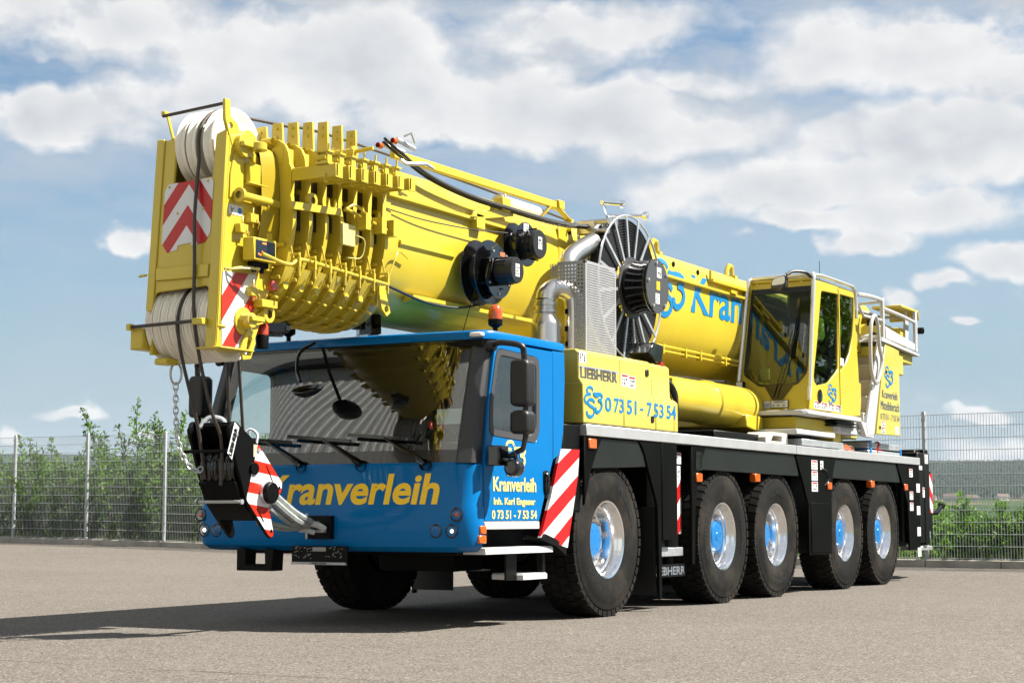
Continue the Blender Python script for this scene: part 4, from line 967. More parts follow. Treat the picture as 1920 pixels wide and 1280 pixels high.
for z, y in ((2.40, .90), (1.93, .93)):
    q = MB(); q.box(1.43 if z > 2.2 else 1.474, 1.442 if z > 2.2 else 1.486, y - .035, y + .035, z - .035, z + .035); q.build('latch', BLG, cover, bevel=.006)
q = MB(); q.box(1.4275, 1.4305, -.60, .245, 2.225, 2.365); q.build('name_strip', SLV, cover, smooth=0)
lettering('name_lettering', 'LIEBHERR', LOGOG, cover, (1.431, -.58, 2.24), (0, 1, 0), (0, 0, 1), .80, .115, bold=.04, nrm=.003)
sticker(cover, 'X', 1.428, -.60, -.45, 2.39, 2.50, 3, 41)
sticker(cover, 'X', 1.43, .30, .46, 2.23, 2.35, 2, 42, True); sticker(cover, 'X', 1.43, .47, .63, 2.22, 2.34, 2, 43, True)
logo('cover_logo', CYA, cover, (1.4755, -.585, 1.875), (0, 1, 0), (0, 0, 1), .295)
for s_, y0, y1 in (('0', -.15, -.01), ('73', .045, .26), ('51', .335, .555), ('-', .635, .715), ('7', .80, .92), ('53', .965, 1.205), ('54', 1.28, 1.515)):
    lettering('number_lettering', s_, CYA, cover, (1.4755, y0, 1.953 if s_ != '-' else 2.005), (0, 1, 0), (0, 0, 1), y1 - y0, .142 if s_ != '-' else .02, bold=.02, nrm=.0035)

# ---- exhaust and its guard ----------------------------------------
q = MB(); c = (.90, -.27, 0)
q.lathe([(2.45, .145), (2.80, .145), (2.83, .14), (2.90, .105), (2.92, .10), (2.925, .118), (2.945, .118), (2.95, .10), (2.99, .10), (2.995, .115), (3.02, .115), (3.025, .10), (3.05, .10)], 'Z', c, 28)
muf = q.build('exhaust', STE, crane)
q = MB(); q.tube(smooth_path([(.90, -.27, 3.04), (.905, -.25, 3.11), (.96, -.17, 3.17), (1.04, -.07, 3.14), (1.08, -.02, 3.02), (1.08, -.02, 2.5)], 7), .10, 20); q.build('exhaust_elbow', STE, muf)
q = MB(); q.tube(smooth_path([(.80, .36, 3.30), (.80, .38, 3.50), (.80, .50, 3.60), (.80, .72, 3.70)], 7), .10, 20, caps=False); q.tube([(.80, .72, 3.70), (.80, .95, 3.80)], .099, 20, caps=False); q.build('exhaust_tailpipe', STE, muf)
q = MB(); 
for z in (2.6, 2.75, 2.92, 3.05): q.box(1.03, 1.06, -.12, -.02, z, z + .05)
q.cyl((1.05, -.07, 2.5), (1.05, -.07, 3.1), .03, 8); q.build('exhaust_bracket', BLK, muf)
def perforated(mb, o, u, v, w, h, pu, pv, r, rows_off=True, n=6, mask=None):
    """sheet with punched holes: each cell a square ring round a hexagonal hole"""
    o, u, v = Vector(o), Vector(u), Vector(v); nu, nv = int(w/pu), int(h/pv)
    for j in range(nv):
        for i in range(nu):
            c = o + u*((i + .5)*w/nu) + v*((j + .5)*h/nv)
            if mask and not mask((i + .5)/nu, (j + .5)/nv): continue
            a, b_ = w/nu/2, h/nv/2; V = []
            sq = [(a, 0), (a, b_), (0, b_), (-a, b_), (-a, 0), (-a, -b_), (0, -b_), (a, -b_)]
            for x, y in sq: V.append(c + u*x + v*y)
            for k in range(8): t = 2*PI*k/8; V.append(c + u*(r*math.cos(t)) + v*(r*math.sin(t)))
            mb.add(V, [(k, (k+1) % 8, 8 + (k+1) % 8, 8 + k) for k in range(8)])
q = MB(); gx, gy0, gy1, gz0, gz1 = 1.28, -.165, .51, 2.52, 3.425
perforated(q, (gx, gy0 + .03, gz0), (0, 1, 0), (0, 0, 1), gy1 - gy0 - .05, gz1 - gz0 - .02, .0245, .0245, .0082)
q.box(gx - .003, gx, gy0, gy0 + .03, gz0, gz1); q.box(gx - .003, gx, gy1 - .02, gy1, gz0, gz1); q.box(gx - .003, gx, gy0, gy1, gz1 - .02, gz1 + .004)
guard = q.build('exhaust_guard', SLV, crane, smooth=0)
q = MB(); mask = lambda a, b_: not (a < .68 and b_ < .74 and (a < .55 or b_ < .70)) or (a > .62)
perforated(q, (.975, gy0, gz0), (1, 0, 0), (0, 0, 1), .285, gz1 - gz0 - .02, .0355, .0355, .0105, mask=mask); q.box(1.255, 1.282, gy0 - .002, gy0, gz0, gz1); q.box(.975, 1.28, gy0 - .002, gy0, gz1 - .02, gz1 + .004); q.build('guard_front', SLV, guard, smooth=0)
q = MB(); perforated(q, (.84, gy0 + .10, 3.26), (1, 0, 0), (0, 0, 1), .14, .17, .024, .024, .0085); q.build('guard_wing', SLV, guard, smooth=0)

# ---- cable reels on the boom side ---------------------------------
def cable_reel(y, z, r, x0, x1, xm, rm, big):
    q = MB(); q.lathe([(0, .05), (0, r*.95), (.006, r), (.014, r*.99), (.018, r*.93), (.03, r*.6), (x1-x0-.03, r*.6), (x1-x0-.018, r*.90), (x1-x0-.01, r*.97), (x1-x0, r*.96), (x1-x0+.004, .05)], 'X', (x0, y, z), 44)
    reel = q.build('cable_reel', BLG, crane)
    q = MB(); q.lathe([(0, rm*.9), (.02, rm*.92), (.022, rm*.80), (.10, rm*.80), (.105, rm), (xm - x1 - .02, rm), (xm - x1, rm*.94), (xm - x1, .001)], 'X', (x1, y, z - (.0 if big else .01)), 28)
    for k in range(16):
        a = 2*PI*k/16; cy, cz = y + rm*1.0*math.cos(a), z + rm*1.0*math.sin(a); q.obox((x1 + (xm-x1)*.55, cy, cz), (1, 0, 0), (0, math.cos(a), math.sin(a)), (0, -math.sin(a), math.cos(a)), (xm-x1)*.2, .008, .006)
    q.build('reel_motor', PLA, reel)
    if big:
        q = MB(); q.prism(arc(y, z, r*.80, 200, 380, 16) + [(y + .16, z + .17), (y - .02, z + .26), (y - .13, z + .20)], 'X', x1 + .075, x1 + .085)
        for a in (20, 80, 150, 215, 270, 330):
            a = math.radians(a); q.cyl((x1, y + .21*math.cos(a), z + .21*math.sin(a)), (x1 + .09, y + .21*math.cos(a), z + .21*math.sin(a)), .012, 8)
        q.build('reel_plate', BLG, reel)
        q = MB()
        for a in (50, 120, 215, 270, 330):
            a = math.radians(a); q.lathe([(0, .012), (.01, .012), (.011, .0005)], 'X', (x1 + .085, y + .21*math.cos(a), z + .21*math.sin(a)), 8)
        q.build('reel_bolts', GAL, reel)
        q = MB(); q.box(x1 + .085, x1 + .088, y + .02, y + .11, z + .15, z + .19); q.build('warning_label', mat('orange_label', (.75, .20, .08), .5), reel)
    sticker(reel, 'X', xm, y - .04, y + .035, z - .06, z + .06, 3, int(r*100))
    if not big: sticker(reel, 'X', x1 + .004, y - .07, y + .03, z + .12, z + .20, 2, 99)
    q = MB(); q.tube(smooth_path([(x1 + .02, y - .08, z + .06), (x1 + .09, y - .12, z + .10), (x1 + .08, y - .14, z - .02), (x1 + .05, y - .06, z - .14), (x1 + .10, y + .05, z - .16)], 6), .008, 6); q.build('reel_cable', RUB, reel); return reel
cable_reel(-1.12, 3.225, .315, .62, .775, 1.06, .125, True)
cable_reel(-.43, 3.585, .225, .63, .775, .925, .145, False)

# ---- hose reel ----------------------------------------------------
ry, rz, RR = 1.55, 3.375, .775
q = MB()
for xo in (.80, .95): 
    pts = [(xo, ry + RR*math.cos(2*PI*k/48), rz + RR*math.sin(2*PI*k/48)) for k in range(48)]; q.tube(pts, .012, 6, closed=True)
for k in range(16):
    a = 2*PI*(k + .35)/16; ca, sa = math.cos(a), math.sin(a)
    for xo in (.80, .955): q.bar((xo, ry + .20*ca, rz + .20*sa), (xo, ry + RR*ca, rz + RR*sa), .034, .010, up=(1, 0, 0))
hreel = q.build('hose_reel', GAL, crane, smooth=40)
q = MB()
for i in range(15):
    r = .33 + .0285*i
    for xo in (.825, .855, .885, .915):
        q.tube([(xo, ry + r*math.cos(2*PI*k/44), rz + r*math.sin(2*PI*k/44)) for k in range(44)], .0125, 6, closed=True)
q.build('wound_hose', RUB, hreel, smooth=60)
q = MB(); q.lathe([(-.01, .08), (-.01, .33), (0, .33), (0, .08)], 'X', (.972, ry, rz), 36); q.build('reel_disc', DKG, hreel)
q = MB(); q.lathe([(0, .275), (.03, .282), (.20, .282), (.215, .29), (.26, .29), (.26, .275), (.275, .275), (.275, .29), (.285, .29), (.286, .001)], 'X', (.975, ry, rz), 36)
q.build('reel_drum', BLG, hreel)
q = MB(); q.lathe([(.0, .288), (.004, .288), (.005, .001)], 'X', (1.260, ry, rz), 36); q.build('drum_cover', mat('cover_grey', (.075, .078, .085), .45), hreel)
q = MB()
for a in (35, 100, 170, 240, 310):
    a = math.radians(a); q.lathe([(0, .018), (.02, .018), (.022, .0005)], 'X', (1.264, ry + .25*math.cos(a), rz + .25*math.sin(a)), 6)
q.build('drum_bolts', GAL, hreel)
sticker(hreel, 'X', 1.265, ry - .02, ry + .09, rz + .09, rz + .20, 3, 51); sticker(hreel, 'X', 1.265, ry - .06, ry + .04, rz - .19, rz - .08, 3, 52)
q = MB(); q.box(1.265, 1.268, ry - .03, ry + .05, rz - .04, rz + .05); q.build('warning_label', YLT, hreel)
q = MB(); q.tube([(.86, 1.05, 4.23), (.86, 1.52, 4.29)], .022, 8); q.lathe([(-.02, .02), (-.02, .045), (.02, .045), (.02, .02)], 'X', (.86, 1.55, 4.29), 14); q.tube([(.5, 1.95, 4.26), (.80, 2.2, 4.27)], .02, 8); q.lathe([(-.02, .02), (-.02, .045), (.02, .045), (.02, .02)], 'X', (.82, 2.22, 4.27), 14)
q.bar((.86, 1.08, 4.22), (.75, 1.5, 4.05), .02, .05); q.build('socket_bar', CHR, hreel)
q = MB(); q.box(.60, .80, .98, 1.06, 3.90, 4.03); q.box(.6, .95, 1.2, 1.25, 4.0, 4.06); q.cyl((.62, 1.02, 4.02), (.95, 1.02, 4.02), .03, 10); q.cyl((.62, 1.02, 3.92), (.95, 1.02, 3.92), .03, 10); q.build('hose_guide', STE, hreel)
q = MB(); q.box(.56, .80, 1.3, 1.6, 3.2, 3.5); q.build('reel_mount', YEL, hreel)

# ---- boom ---------------------------------------------------------
def sect(hw=.55, zt=4.055, zb=2.70, d=0.0):
    k_ = (zt - zb)/1.455
    """left half of the boom section, top centre to bottom centre, shrunk by d"""
    a = [(0, zt), (hw*.62, zt), (hw*.76, zt - .015), (hw*.88, zt - .06), (hw*.945, zt - .13), (hw*.985, zt - .26*k_), (hw, zt - .40*k_), (hw*1.01, zt - .62*k_), (hw*1.0, zt - .80*k_), (hw*.975, zt - .93*k_), (hw*.92, zt - 1.06*k_), (hw*.83, zt - 1.18*k_), (hw*.70, zt - 1.285*k_), (hw*.53, zt - 1.37*k_), (hw*.34, zt - 1.425*k_), (hw*.16, zt - 1.452*k_), (0, zb)]
    cz = (zt + zb)/2
    return [(x*(1 - d/hw), cz + (z - cz)*(1 - d/((zt - zb)/2))) for x, z in a]
def full(h): return h + [(-x, z) for x, z in reversed(h[1:-1])]
mb = MB(); sec = full(sect())
loft(mb, [[(x, y, z) for x, z in sec] for y in (-2.60, -1.0, 1, 3, 5, 7, 9.9)], True); m = len(sec)
mb.add([(x, 9.9, z) for x, z in sec], [tuple(range(m))]); boom = mb.build('boom', YEL, crane, smooth=32)
for s in (1, -1):
    mb = MB(); mb.prism([(.535*s, 3.785), (.60*s, 3.765), (.60*s, 3.735), (.535*s, 3.72)], 'Y', -2.58, .25); mb.prism([(.535*s, 3.785), (.60*s, 3.765), (.60*s, 3.735), (.535*s, 3.72)], 'Y', 2.6, 9.6); mb.build('boom_rib', YEL, boom)
    mb = MB(); mb.prism([(.545*s, 3.38), (.575*s, 3.37), (.575*s, 3.34), (.545*s, 3.30)], 'Y', -2.35, -1.45); mb.build('boom_rib', YEL, boom)
    mb = MB(); mb.prism([(.47*s, 2.93), (.545*s, 2.92), (.545*s, 2.885), (.42*s, 2.85)], 'Y', -2.1, .2); mb.build('boom_rib', YEL, boom)
    mb = MB()
    for z, r in ((2.93, .018), (2.875, .014)):
        mb.tube([(.515*s - .02*(2.93-z)*s*8, 2.7, z), (.515*s - .02*(2.93-z)*s*8, 6.2, z)], r, 8)
    for y in (3.3, 3.95, 4.4, 5.2): mb.box(.47*s, .535*s, y, y + .03, 2.84, 2.96)
    mb.build('boom_pipe', YEL, boom)
# weld bands, lugs, holes, supports
q = MB(); loft(q, [[(x*1.006, y, 3.32 + (z-3.32)*1.006) for x, z in sec] for y in (5.55, 5.62)], True); loft(q, [[(x*1.02, y, 3.32 + (z-3.32)*1.02) for x, z in sec] for y in (-2.62, -2.50)], True); q.build('boom_band', YEL, boom)
for x, y in ((.36, 5.75), (.36, 3.40), (-.36, 5.75), (-.36, 3.40)):
    q = MB(); q.tube([(x, y - .10, 4.0), (x, y - .05, 4.14), (x, y + .02, 4.20), (x, y + .10, 4.19), (x, y + .12, 4.10), (x, y + .11, 4.0)], .032, 8); q.box(x - .04, x + .10, y - .02, y + .06, 3.86, 4.06); q.build('lifting_lug', YEL, boom)
q = MB()
for y, z in ((3.62, 3.93), (4.35, 3.92), (.95, 3.93)): q.lathe([(0, .035), (.012, .03), (.012, .001)], 'X', (.525, y, z), 16)
q.build('boom_hole', BLK, boom)
q = MB(); q.box(.50, .62, 5.2, 5.4, 3.76, 3.80); q.bar((.57, 4.65, 3.86), (.57, 5.9, 3.86), .07, .035); q.bar((.57, 4.66, 3.86), (.57, 4.66, 3.98), .05, .03); q.build('boom_bracket', YEL, boom)
q = MB(); q.bar((.47, -2.35, 4.155), (.47, .80, 4.185), .05, .075); sb = q.build('guide_beam', YEL, boom, bevel=.006)
q = MB(); q.bar((.47, .62, 4.15), (.40, .50, 4.0), .07, .02); q.bar((.47, .80, 4.16), (.56, .90, 4.03), .10, .02); q.bar((.54, .92, 4.05), (.55, .84, 3.92), .10, .03); q.box(.535, .555, .66, .85, 3.60, 3.95); q.box(.40, .52, .74, .86, 4.15, 4.24); q.build('beam_support', YEL, boom, bevel=.005)
q = MB(); q.cyl((.15, .1, 4.14), (.15, .9, 4.14), .085, 16); q.build('boom_cylinder', BEI, boom)
q = MB(); q.bar((.60, -1.16, 3.77), (.60, -.40, 3.92), .02, .08); q.box(.54, .62, -1.12, -.96, 3.66, 3.80); q.prism([(-1.22, 3.75), (-1.05, 3.88), (-.98, 3.78)], 'X', .60, .62); q.box(.54, .64, -.66, -.50, 3.90, 4.03); q.cyl((.6, -.55, 3.95), (.6, -.55, 4.08), .012, 6); q.build('hose_bracket', YEL, boom, bevel=.004)
# lettering on the boom side
def boom_x(z):
    h = sect()
    for (x0, z0), (x1, z1) in zip(h, h[1:]):
        if z1 <= z <= z0: return x0 + (x1 - x0)*(z0 - z)/max(1e-6, z0 - z1)
    return .55
def boommap(y0, z0, sh=0.10, k=.006):
    return lambda u, v, t: (boom_x(z0 + v - .03*u*0) + k, y0 + u + sh*v, z0 + v)
lettering('boom_lettering', 'Kran', CYA, boom, None, None, None, 1.62, .47, bold=.02, fm=boommap(4.06, 3.40, .16))
lettering('boom_lettering', 'verleih', CYA, boom, None, None, None, 2.55, .47, bold=.02, fm=boommap(5.76, 3.40, .16))
logo('boom_logo', CYA, boom, None, None, None, .67, fmk=lambda lift: (lambda u, v, t: (boom_x(3.27 + v) + lift + .004, 3.02 + u, 3.27 + v)))
# hose bundle sagging along the boom to the reel
q = MB()
for dx, dz in ((0, 0), (.03, .012), (.012, .03)):
    q.tube(smooth_path([(.56 + dx, -2.62, 4.20 + dz), (.57 + dx, -2.42, 4.13 + dz), (.60 + dx, -1.95, 3.99 + dz), (.61 + dx, -1.3, 3.925 + dz), (.62 + dx, -.6, 3.915 + dz), (.64 + dx, .4, 3.92 + dz), (.72 + dx, 1.05, 3.965 + dz), (.84, 1.35 + dx, 3.99 + dz)], 8), .0135, 7)
q.build('hose_bundle', RUB, crane)
q = MB(); q.tube(smooth_path([(.57, -2.62, 3.62), (.60, -2.0, 3.60), (.63, -1.2, 3.63), (.66, -.60, 3.68)], 6), .006, 5); q.tube(smooth_path([(.62, -2.62, 2.93), (.60, -2.0, 2.86), (.62, -1.5, 2.86), (.66, -1.15, 2.92)], 6), .012, 6); q.build('control_cable', RUB, crane)

# ---- the nested telescope sections and their collars --------------
inner = full(sect(d=.125))
mb = MB(); loft(mb, [[(x, y, z) for x, z in inner] for y in (-4.15, -2.6)], True); tele = mb.build('telescope_section', mat('shaded_recess_yellow', (.50, .36, .01), .4), crane, smooth=32)  # boom yellow darkened in its colour for the shade inside the collars
NC = 7; tabz = [4.11, 4.185, 4.235, 4.28, 4.325, 4.335, 4.335]
for k in range(NC):
    y = -3.90 + .212*k; g = (k - 3)*.006
    col_h = sect(hw=.555 + g, zt=4.00, zb=2.55); outer_ = full(col_h); inn = full([(x*.80, 3.29 + (z - 3.29)*.84) for x, z in col_h])
    m = len(outer_)
    mb = MB(); V = []
    for yy in (y - .016, y + .016):
        V += [(x, yy, z) for x, z in outer_] + [(x, yy, z) for x, z in inn]
    F = []
    for i in range(m):
        j = (i + 1) % m; F += [(i, j, m + j, m + i), (2*m + i, 3*m + i, 3*m + j, 2*m + j), (i, 2*m + i, 2*m + j, j), (m + i, m + j, 3*m + j, 3*m + i)]
    mb.add(V, F)
    # rim behind the plate, tab, stub beam
    mb.prism([(.16, 3.93), (.30, 3.93), (.34, 3.80), (.29, 3.98), (.275, tabz[k]), (.178, tabz[k])], 'Y', y - .012, y + .012)
    mb.box(.34, .46, y - .02, y + .12, 3.78, 3.92)
    c_ = mb.build('collar', YEL, crane, bevel=.003)
    # lower flange: the deep cupped underside
    low = [(x, z) for x, z in col_h if z < 3.06]; mb = MB(); ll = low + [(-x, z) for x, z in reversed(low[:-1])]
    rows = []
    for yy, f in ((y + .016, 1.0), (y + .07, .975), (y + .165, .955)): rows.append([(x*f, yy, 3.29 + (z - 3.29)*f) for x, z in ll])
    loft(mb, rows); rows2 = [[(x*.985, yy, 3.29 + (z-3.29)*.985) for x, yy, z in r_] for r_ in rows]; loft(mb, [list(reversed(r_)) for r_ in rows2]); mb.build('collar_flange', YEL, c_, smooth=40)
    mb = MB()
    for s in (1, -1):
        for j, (xx, zz, an) in enumerate([(.53, 3.12, 0), (.515, 2.97, -12), (.485, 2.86, -28)]):
            mb.obox((s*(xx + g - .055), y - .035, zz), (1, 0, 0), (0, 1, 0), (0, 0, 1), .04, .016, .016)
        for j, (xx, zz) in enumerate([(.40, 2.725), (.26, 2.64), (.09, 2.59)]):
            mb.obox((s*(xx + g), y - .03, zz - .01), (1, 0, -.5*s*xx*2), (0, 1, 0), (.5*s*xx*2, 0, 1), .05, .02, .010)
    mb.build('guide_block', YEL, c_, bevel=.004)
    mb = MB(); 
    for s in (1, -1):
        mb.lathe([(-.05, .024), (.03, .024), (.03, .034), (.045, .034), (.045, .0005)], 'X', (s*.43 if s > 0 else -.48, y + .02, 2.80), 10); (mb.cyl((.225, y - .010, tabz[k] - .05), (.225, y - .024, tabz[k] - .05), .012, 8), mb.cyl((.225, y - .010, tabz[k] - .12), (.225, y - .024, tabz[k] - .12), .012, 8)) if s > 0 else None
    mb.build('collar_pin', YEL, c_)
    for s in (1, -1):
        mb = MB(); mb.box(min(s*.40, s*(.502+g)), max(s*.40, s*(.502+g)), y + .08, y + .19, 3.26 + .02*(k % 3), 3.43); mb.box(min(s*.42, s*(.49+g)), max(s*.42, s*(.49+g)), y + .08, y + .19, 3.43, 3.56); mb.box(min(s*.40, s*(.505+g)), max(s*.40, s*(.505+g)), y + .09, y + .19, 3.60, 3.71); mb.build('dark_slot_box', BLG, c_)  # black boxes standing in for the dark slots between the collars
    # edge strip: the bright narrow side, with a bulge and a bent guide rod
    mb = MB(); mb.prism([(3.75, y - .02), (3.75, y + .03), (3.20, y + .03), (3.02, y + .05), (2.95, y - .02)], 'X', 0, 0) if False else None
    for s in (1, -1):
        mb.tube(smooth_path([(s*(.56 + g), y - .03, 3.16), (s*(.575 + g), y - .01, 3.05), (s*(.575 + g), y + .03, 2.96), (s*(.56 + g), y + .04, 2.90)], 5), .008, 6)
        mb.prism([(s*(.54+g), 3.78), (s*(.563+g), 3.74), (s*(.556+g), 3.52), (s*(.585+g), 3.40), (s*(.585+g), 3.28), (s*(.565+g), 3.16), (s*(.53+g), 3.00), (s*(.46+g), 2.86), (s*(.44+g), 2.88), (s*(.51+g), 3.02), (s*(.54+g), 3.2)], 'Y', y - .02, y + .028)
    mb.build('guide_rod', YEL, c_)
    # arm carrying the hose trolley: reaches out to the crane's left
    xl = .98 - .022*k; za = 3.685 + .019*k
    mb = MB(); mb.box(.40, xl, y - .012, y + .012, za - .05, za + .05); mb.box(.40, xl, y - .012, y + .07, za + .044, za + .052); mb.box(xl - .012, xl, y - .02, y + .08, za - .06, za + .055); arm = mb.build('collar_arm', YEL, c_, bevel=.003)
    mb = MB(); x0 = xl - .20 - .01*k
    mb.box(x0, x0 + .13, y - .03, y + .05, za + .055, za + .075); mb.box(x0 + .01, x0 + .025, y - .02, y + .04, za + .07, za + .15); mb.box(x0 + .105, x0 + .12, y - .02, y + .04, za + .07, za + .15); mb.box(x0 - .005, x0 + .135, y - .03, y + .05, za + .15, za + .165); mb.cyl((x0 + .118, y, za + .16), (x0 + .118, y, za + .22), .009, 6); mb.cyl((x0 + .02, y - .01, za + .11), (x0 + .11, y - .01, za + .11), .028, 10)
    mb.tube([(xl - .10, y - .02, za - .02), (xl - .10, y - .03, za - .09), (xl - .07, y - .035, za - .10)], .006, 5); mb.build('hose_clamp', YEL, arm)
    if k in (3, 4, 5): mb = MB(); mb.box(x0 + .04, x0 + .09, y - .052, y - .049, za + .085, za + .125); mb.build('arm_label', WHT, arm)
    mb = MB(); mb.lathe([(-.05, .03), (.05, .03)], 'X', (.33, y - .05, 3.97), 12); mb.bar((.33, y - .05, 3.97), (.37, y + .12, 3.82), .02, .05); mb.build('collar_lever', YEL, c_)
# rope guides and rails that run across the collars
q = MB(); q.tube(smooth_path([(.56, -4.30, 2.99), (.60, -4.02, 2.94), (.60, -3.85, 3.0), (.61, -3.5, 2.985), (.61, -3.0, 2.96), (.62, -2.62, 2.94)], 6), .016, 8)
for k in range(NC): y = -3.9 + .212*k; q.box(.555, .632, y - .011, y + .011, 2.935, 3.01); q.cyl((.62, y, 2.86), (.62, y, 3.05), .011, 6); q.cyl((.57, y - .05, 3.03), (.66, y - .05, 3.03), .010, 6)
q.tube(smooth_path([(.60, -2.62, 2.95), (.62, -2.50, 3.2), (.60, -2.42, 3.26), (.58, -2.25, 3.22)], 6), .007, 6); q.build('rope_rail', YEL, crane)
q = MB(); q.bar((.60, -4.0, 3.42), (.62, -3.35, 3.46), .03, .06); q.cyl((.64, -3.3, 3.50), (.62, -2.55, 3.40), .014, 8); q.tube(smooth_path([(.63, -3.3, 3.48), (.66, -3.2, 3.54), (.66, -3.05, 3.50), (.64, -2.9, 3.43)], 5), .012, 6)
for y in (-3.5, -3.4, -3.0, -2.75): q.prism([(y - .03, 3.44), (y + .03, 3.44), (y, 3.56)], 'X', .60, .62)
for y in (-3.02, -2.78, -2.60): q.box(.58, .68, y - .03, y + .04, 3.36, 3.50)
q.lathe([(-.02, .03), (-.02, .06), (.02, .06), (.02, .03)], 'X', (.60, -3.72, 3.50), 14); q.build('cable_trolley', YEL, crane)
q = MB(); q.box(.585, .62, -3.30, -3.12, 3.20, 3.38); q.tube(smooth_path([(.63, -3.12, 3.30), (.66, -3.04, 3.26), (.64, -3.06, 3.12), (.60, -3.2, 3.10)], 5), .006, 6); q.build('junction_box', YLP, crane, bevel=.005)
q = MB()
for y, x, z in ((-3.35, .62, 3.90), (-3.25, .68, 3.98), (-3.42, .56, 3.86)): q.cyl((x - .22, y, z), (x, y, z), .034, 12); q.lathe([(0, .05), (.02, .05), (.021, .001)], 'X', (x, y, z), 14); q.lathe([(-.02, .05), (.0, .05)], 'X', (x - .18, y, z), 14)
q.cyl((.68, -3.25, 3.98), (.86, -3.22, 4.0), .018, 8); q.build('trolley_roller', YEL, crane)
q = MB(); q.lathe([(0, .024), (.05, .028), (.06, .02), (.061, .001)], 'Y', (.50, -2.62, 4.18), 14, ); q.build('orange_plug', ORG, crane)
o2 = q.build('orange_plug', ORG, crane); o2.location = (.14, .02, .03)
q = MB(); q.cyl((.50, -2.55, 4.20), (.56, -2.30, 4.17), .022, 10); q.cyl((.64, -2.53, 4.23), (.66, -2.28, 4.19), .022, 10); q.tube([(.66, -2.45, 4.27), (.72, -2.42, 4.30), (.72, -2.36, 4.22)], .012, 6); q.tube([(.60, -2.42, 4.08), (.64, -2.38, 4.04), (.74, -2.2, 4.06), (.74, -2.1, 4.04)], .018, 6); q.build('hose_coupling', GAL, crane)
q = MB(); q.prism([(-2.62, 2.98), (-2.52, 2.98), (-2.50, 2.86), (-2.44, 2.72), (-2.50, 2.68), (-2.58, 2.74), (-2.62, 2.86)], 'X', .50, .53, holes=[circ(-2.505, 2.745, .032, 10)]); q.build('rope_eye', YEL, crane, bevel=.003)
# work lights under the boom
for (x, y, z, d) in ((.02, -3.42, 2.545, -1), (.12, -2.22, 2.655, 1)):
    q = MB(); q.obox((x, y, z), (.3, .3*d, .05), (-.3*d, .3, 0), (0, 0, 1), .075, .085, .085); q.obox((x - .09*0, y + .12*(1 if d < 0 else -1), z), (0, 1, 0), (1, 0, 0), (0, 0, 1), .04, .05, .05)
    if d > 0:
        for j in range(9): q.obox((x + .03 + .012*j, y + .02, z), (.3, .3, 0), (-.3, .3, 0), (0, 0, 1), .004, .092, .09)
    wl = q.build('work_light', BLG, crane, bevel=.015)
    q = MB(); q.cyl((x, y + (.16 if d < 0 else -.16), z), (x - .05, y + (.42 if d < 0 else -.22), z + .12 + (.05 if d < 0 else .1)), .018, 8); q.build('light_arm', GAL, wl)
# ---- boom head ----------------------------------------------------
def lean(q):
    """the head's face leans: its foot stands further forward than its top"""
    q.v = [(x, y + .025 - .063*(3.97 - z) if y < -4.40 else y, z) for x, y, z in q.v]; return q
side = [(-4.50, 3.95), (-4.22, 3.93), (-4.07, 3.77), (-3.82, 3.64), (-3.78, 3.28), (-3.93, 2.96), (-3.90, 2.80), (-3.99, 2.66), (-4.04, 2.50), (-4.17, 2.24), (-4.46, 2.22), (-4.50, 2.60)]
mb = MB(); mb.prism(side, 'X', .325, .36); mb.prism(side, 'X', -.355, -.32); lean(mb)
head = mb.build('boom_head', YEL, crane, bevel=.006)
def mirror_head(p): return p
fr = [(-.355, 3.95), (-.165, 3.93), (-.165, 3.57), (.225, 3.60), (.235, 3.94), (.36, 3.97), (.36, 2.24), (.25, 2.24), (.245, 2.68)] + arc(.22, 2.70, .03, 0, 90, 3) + arc(-.25, 2.67, .04, 90, 180, 3) + [(-.30, 2.56), (-.36, 2.56), (-.355, 3.0)]
mb = MB(); mb.prism(fr, 'Y', -4.515, -4.485); lean(mb); mb.build('head_front', YEL, head, bevel=.006)
mb = MB(); mb.prism([(-.355, 3.95), (-.275, 3.95), (-.285, 2.56), (-.36, 2.56)], 'Y', -4.530, -4.515); mb.prism([(.262, 3.94), (.36, 3.97), (.36, 2.24), (.262, 2.24)], 'Y', -4.530, -4.515); lean(mb); mb.build('head_rail', YEL, head, bevel=.006)
mb = MB(); mb.box(-.32, .325, -4.10, -4.07, 2.75, 3.85); mb.box(-.32, .325, -4.48, -4.10, 3.02, 3.06); mb.box(-.165, .22, -4.48, -4.1, 3.50, 3.55); mb.box(-.32, .325, -4.15, -3.85, 2.95, 3.6); mb.build('head_web', YEL, head)
mb = MB(); q8 = [(-.30, 3.50), (-.27, 3.585), (.165, 3.60), (.185, 3.56), (.18, 3.16), (.125, 3.075), (-.01, 3.065), (-.01, 3.085), (-.19, 3.05), (-.19, 3.02), (-.25, 3.01), (-.31, 3.09)]
q8 = [(-.305, 3.52), (-.27, 3.575), (.16, 3.59), (.185, 3.555), (.18, 3.15), (.13, 3.075), (-.005, 3.06), (-.005, 3.085), (-.14, 3.07), (-.145, 3.035), (-.245, 3.02), (-.305, 3.10)]
mb.prism([(x + .06, z) for x, z in q8], 'Y', -4.521, -4.515); lean(mb); mb.build('warning_sign', stripes('chevron_film', (1.28, 0, 1), .33, 3.39, absx=0.0), head, smooth=0)
mb = MB()
for x, z in ((-.16, 3.33), (.10, 3.345), (-.26, 3.55), (.13, 3.565)): mb.lathe([(0, .012), (-.006, .010), (-.007, .0005)], 'Y', (x + .06, -4.521, z), 8)
lean(mb); mb.build('sign_bolt', YEL, head)
mb = MB(); mb.box(-.27, .255, -4.54, -4.515, 2.80, 2.90); mb.cyl((-.44, -4.54, 2.845), (-.36, -4.54, 2.85), .012, 6); lean(mb); mb.build('cable_duct', YEL, head, bevel=.004)
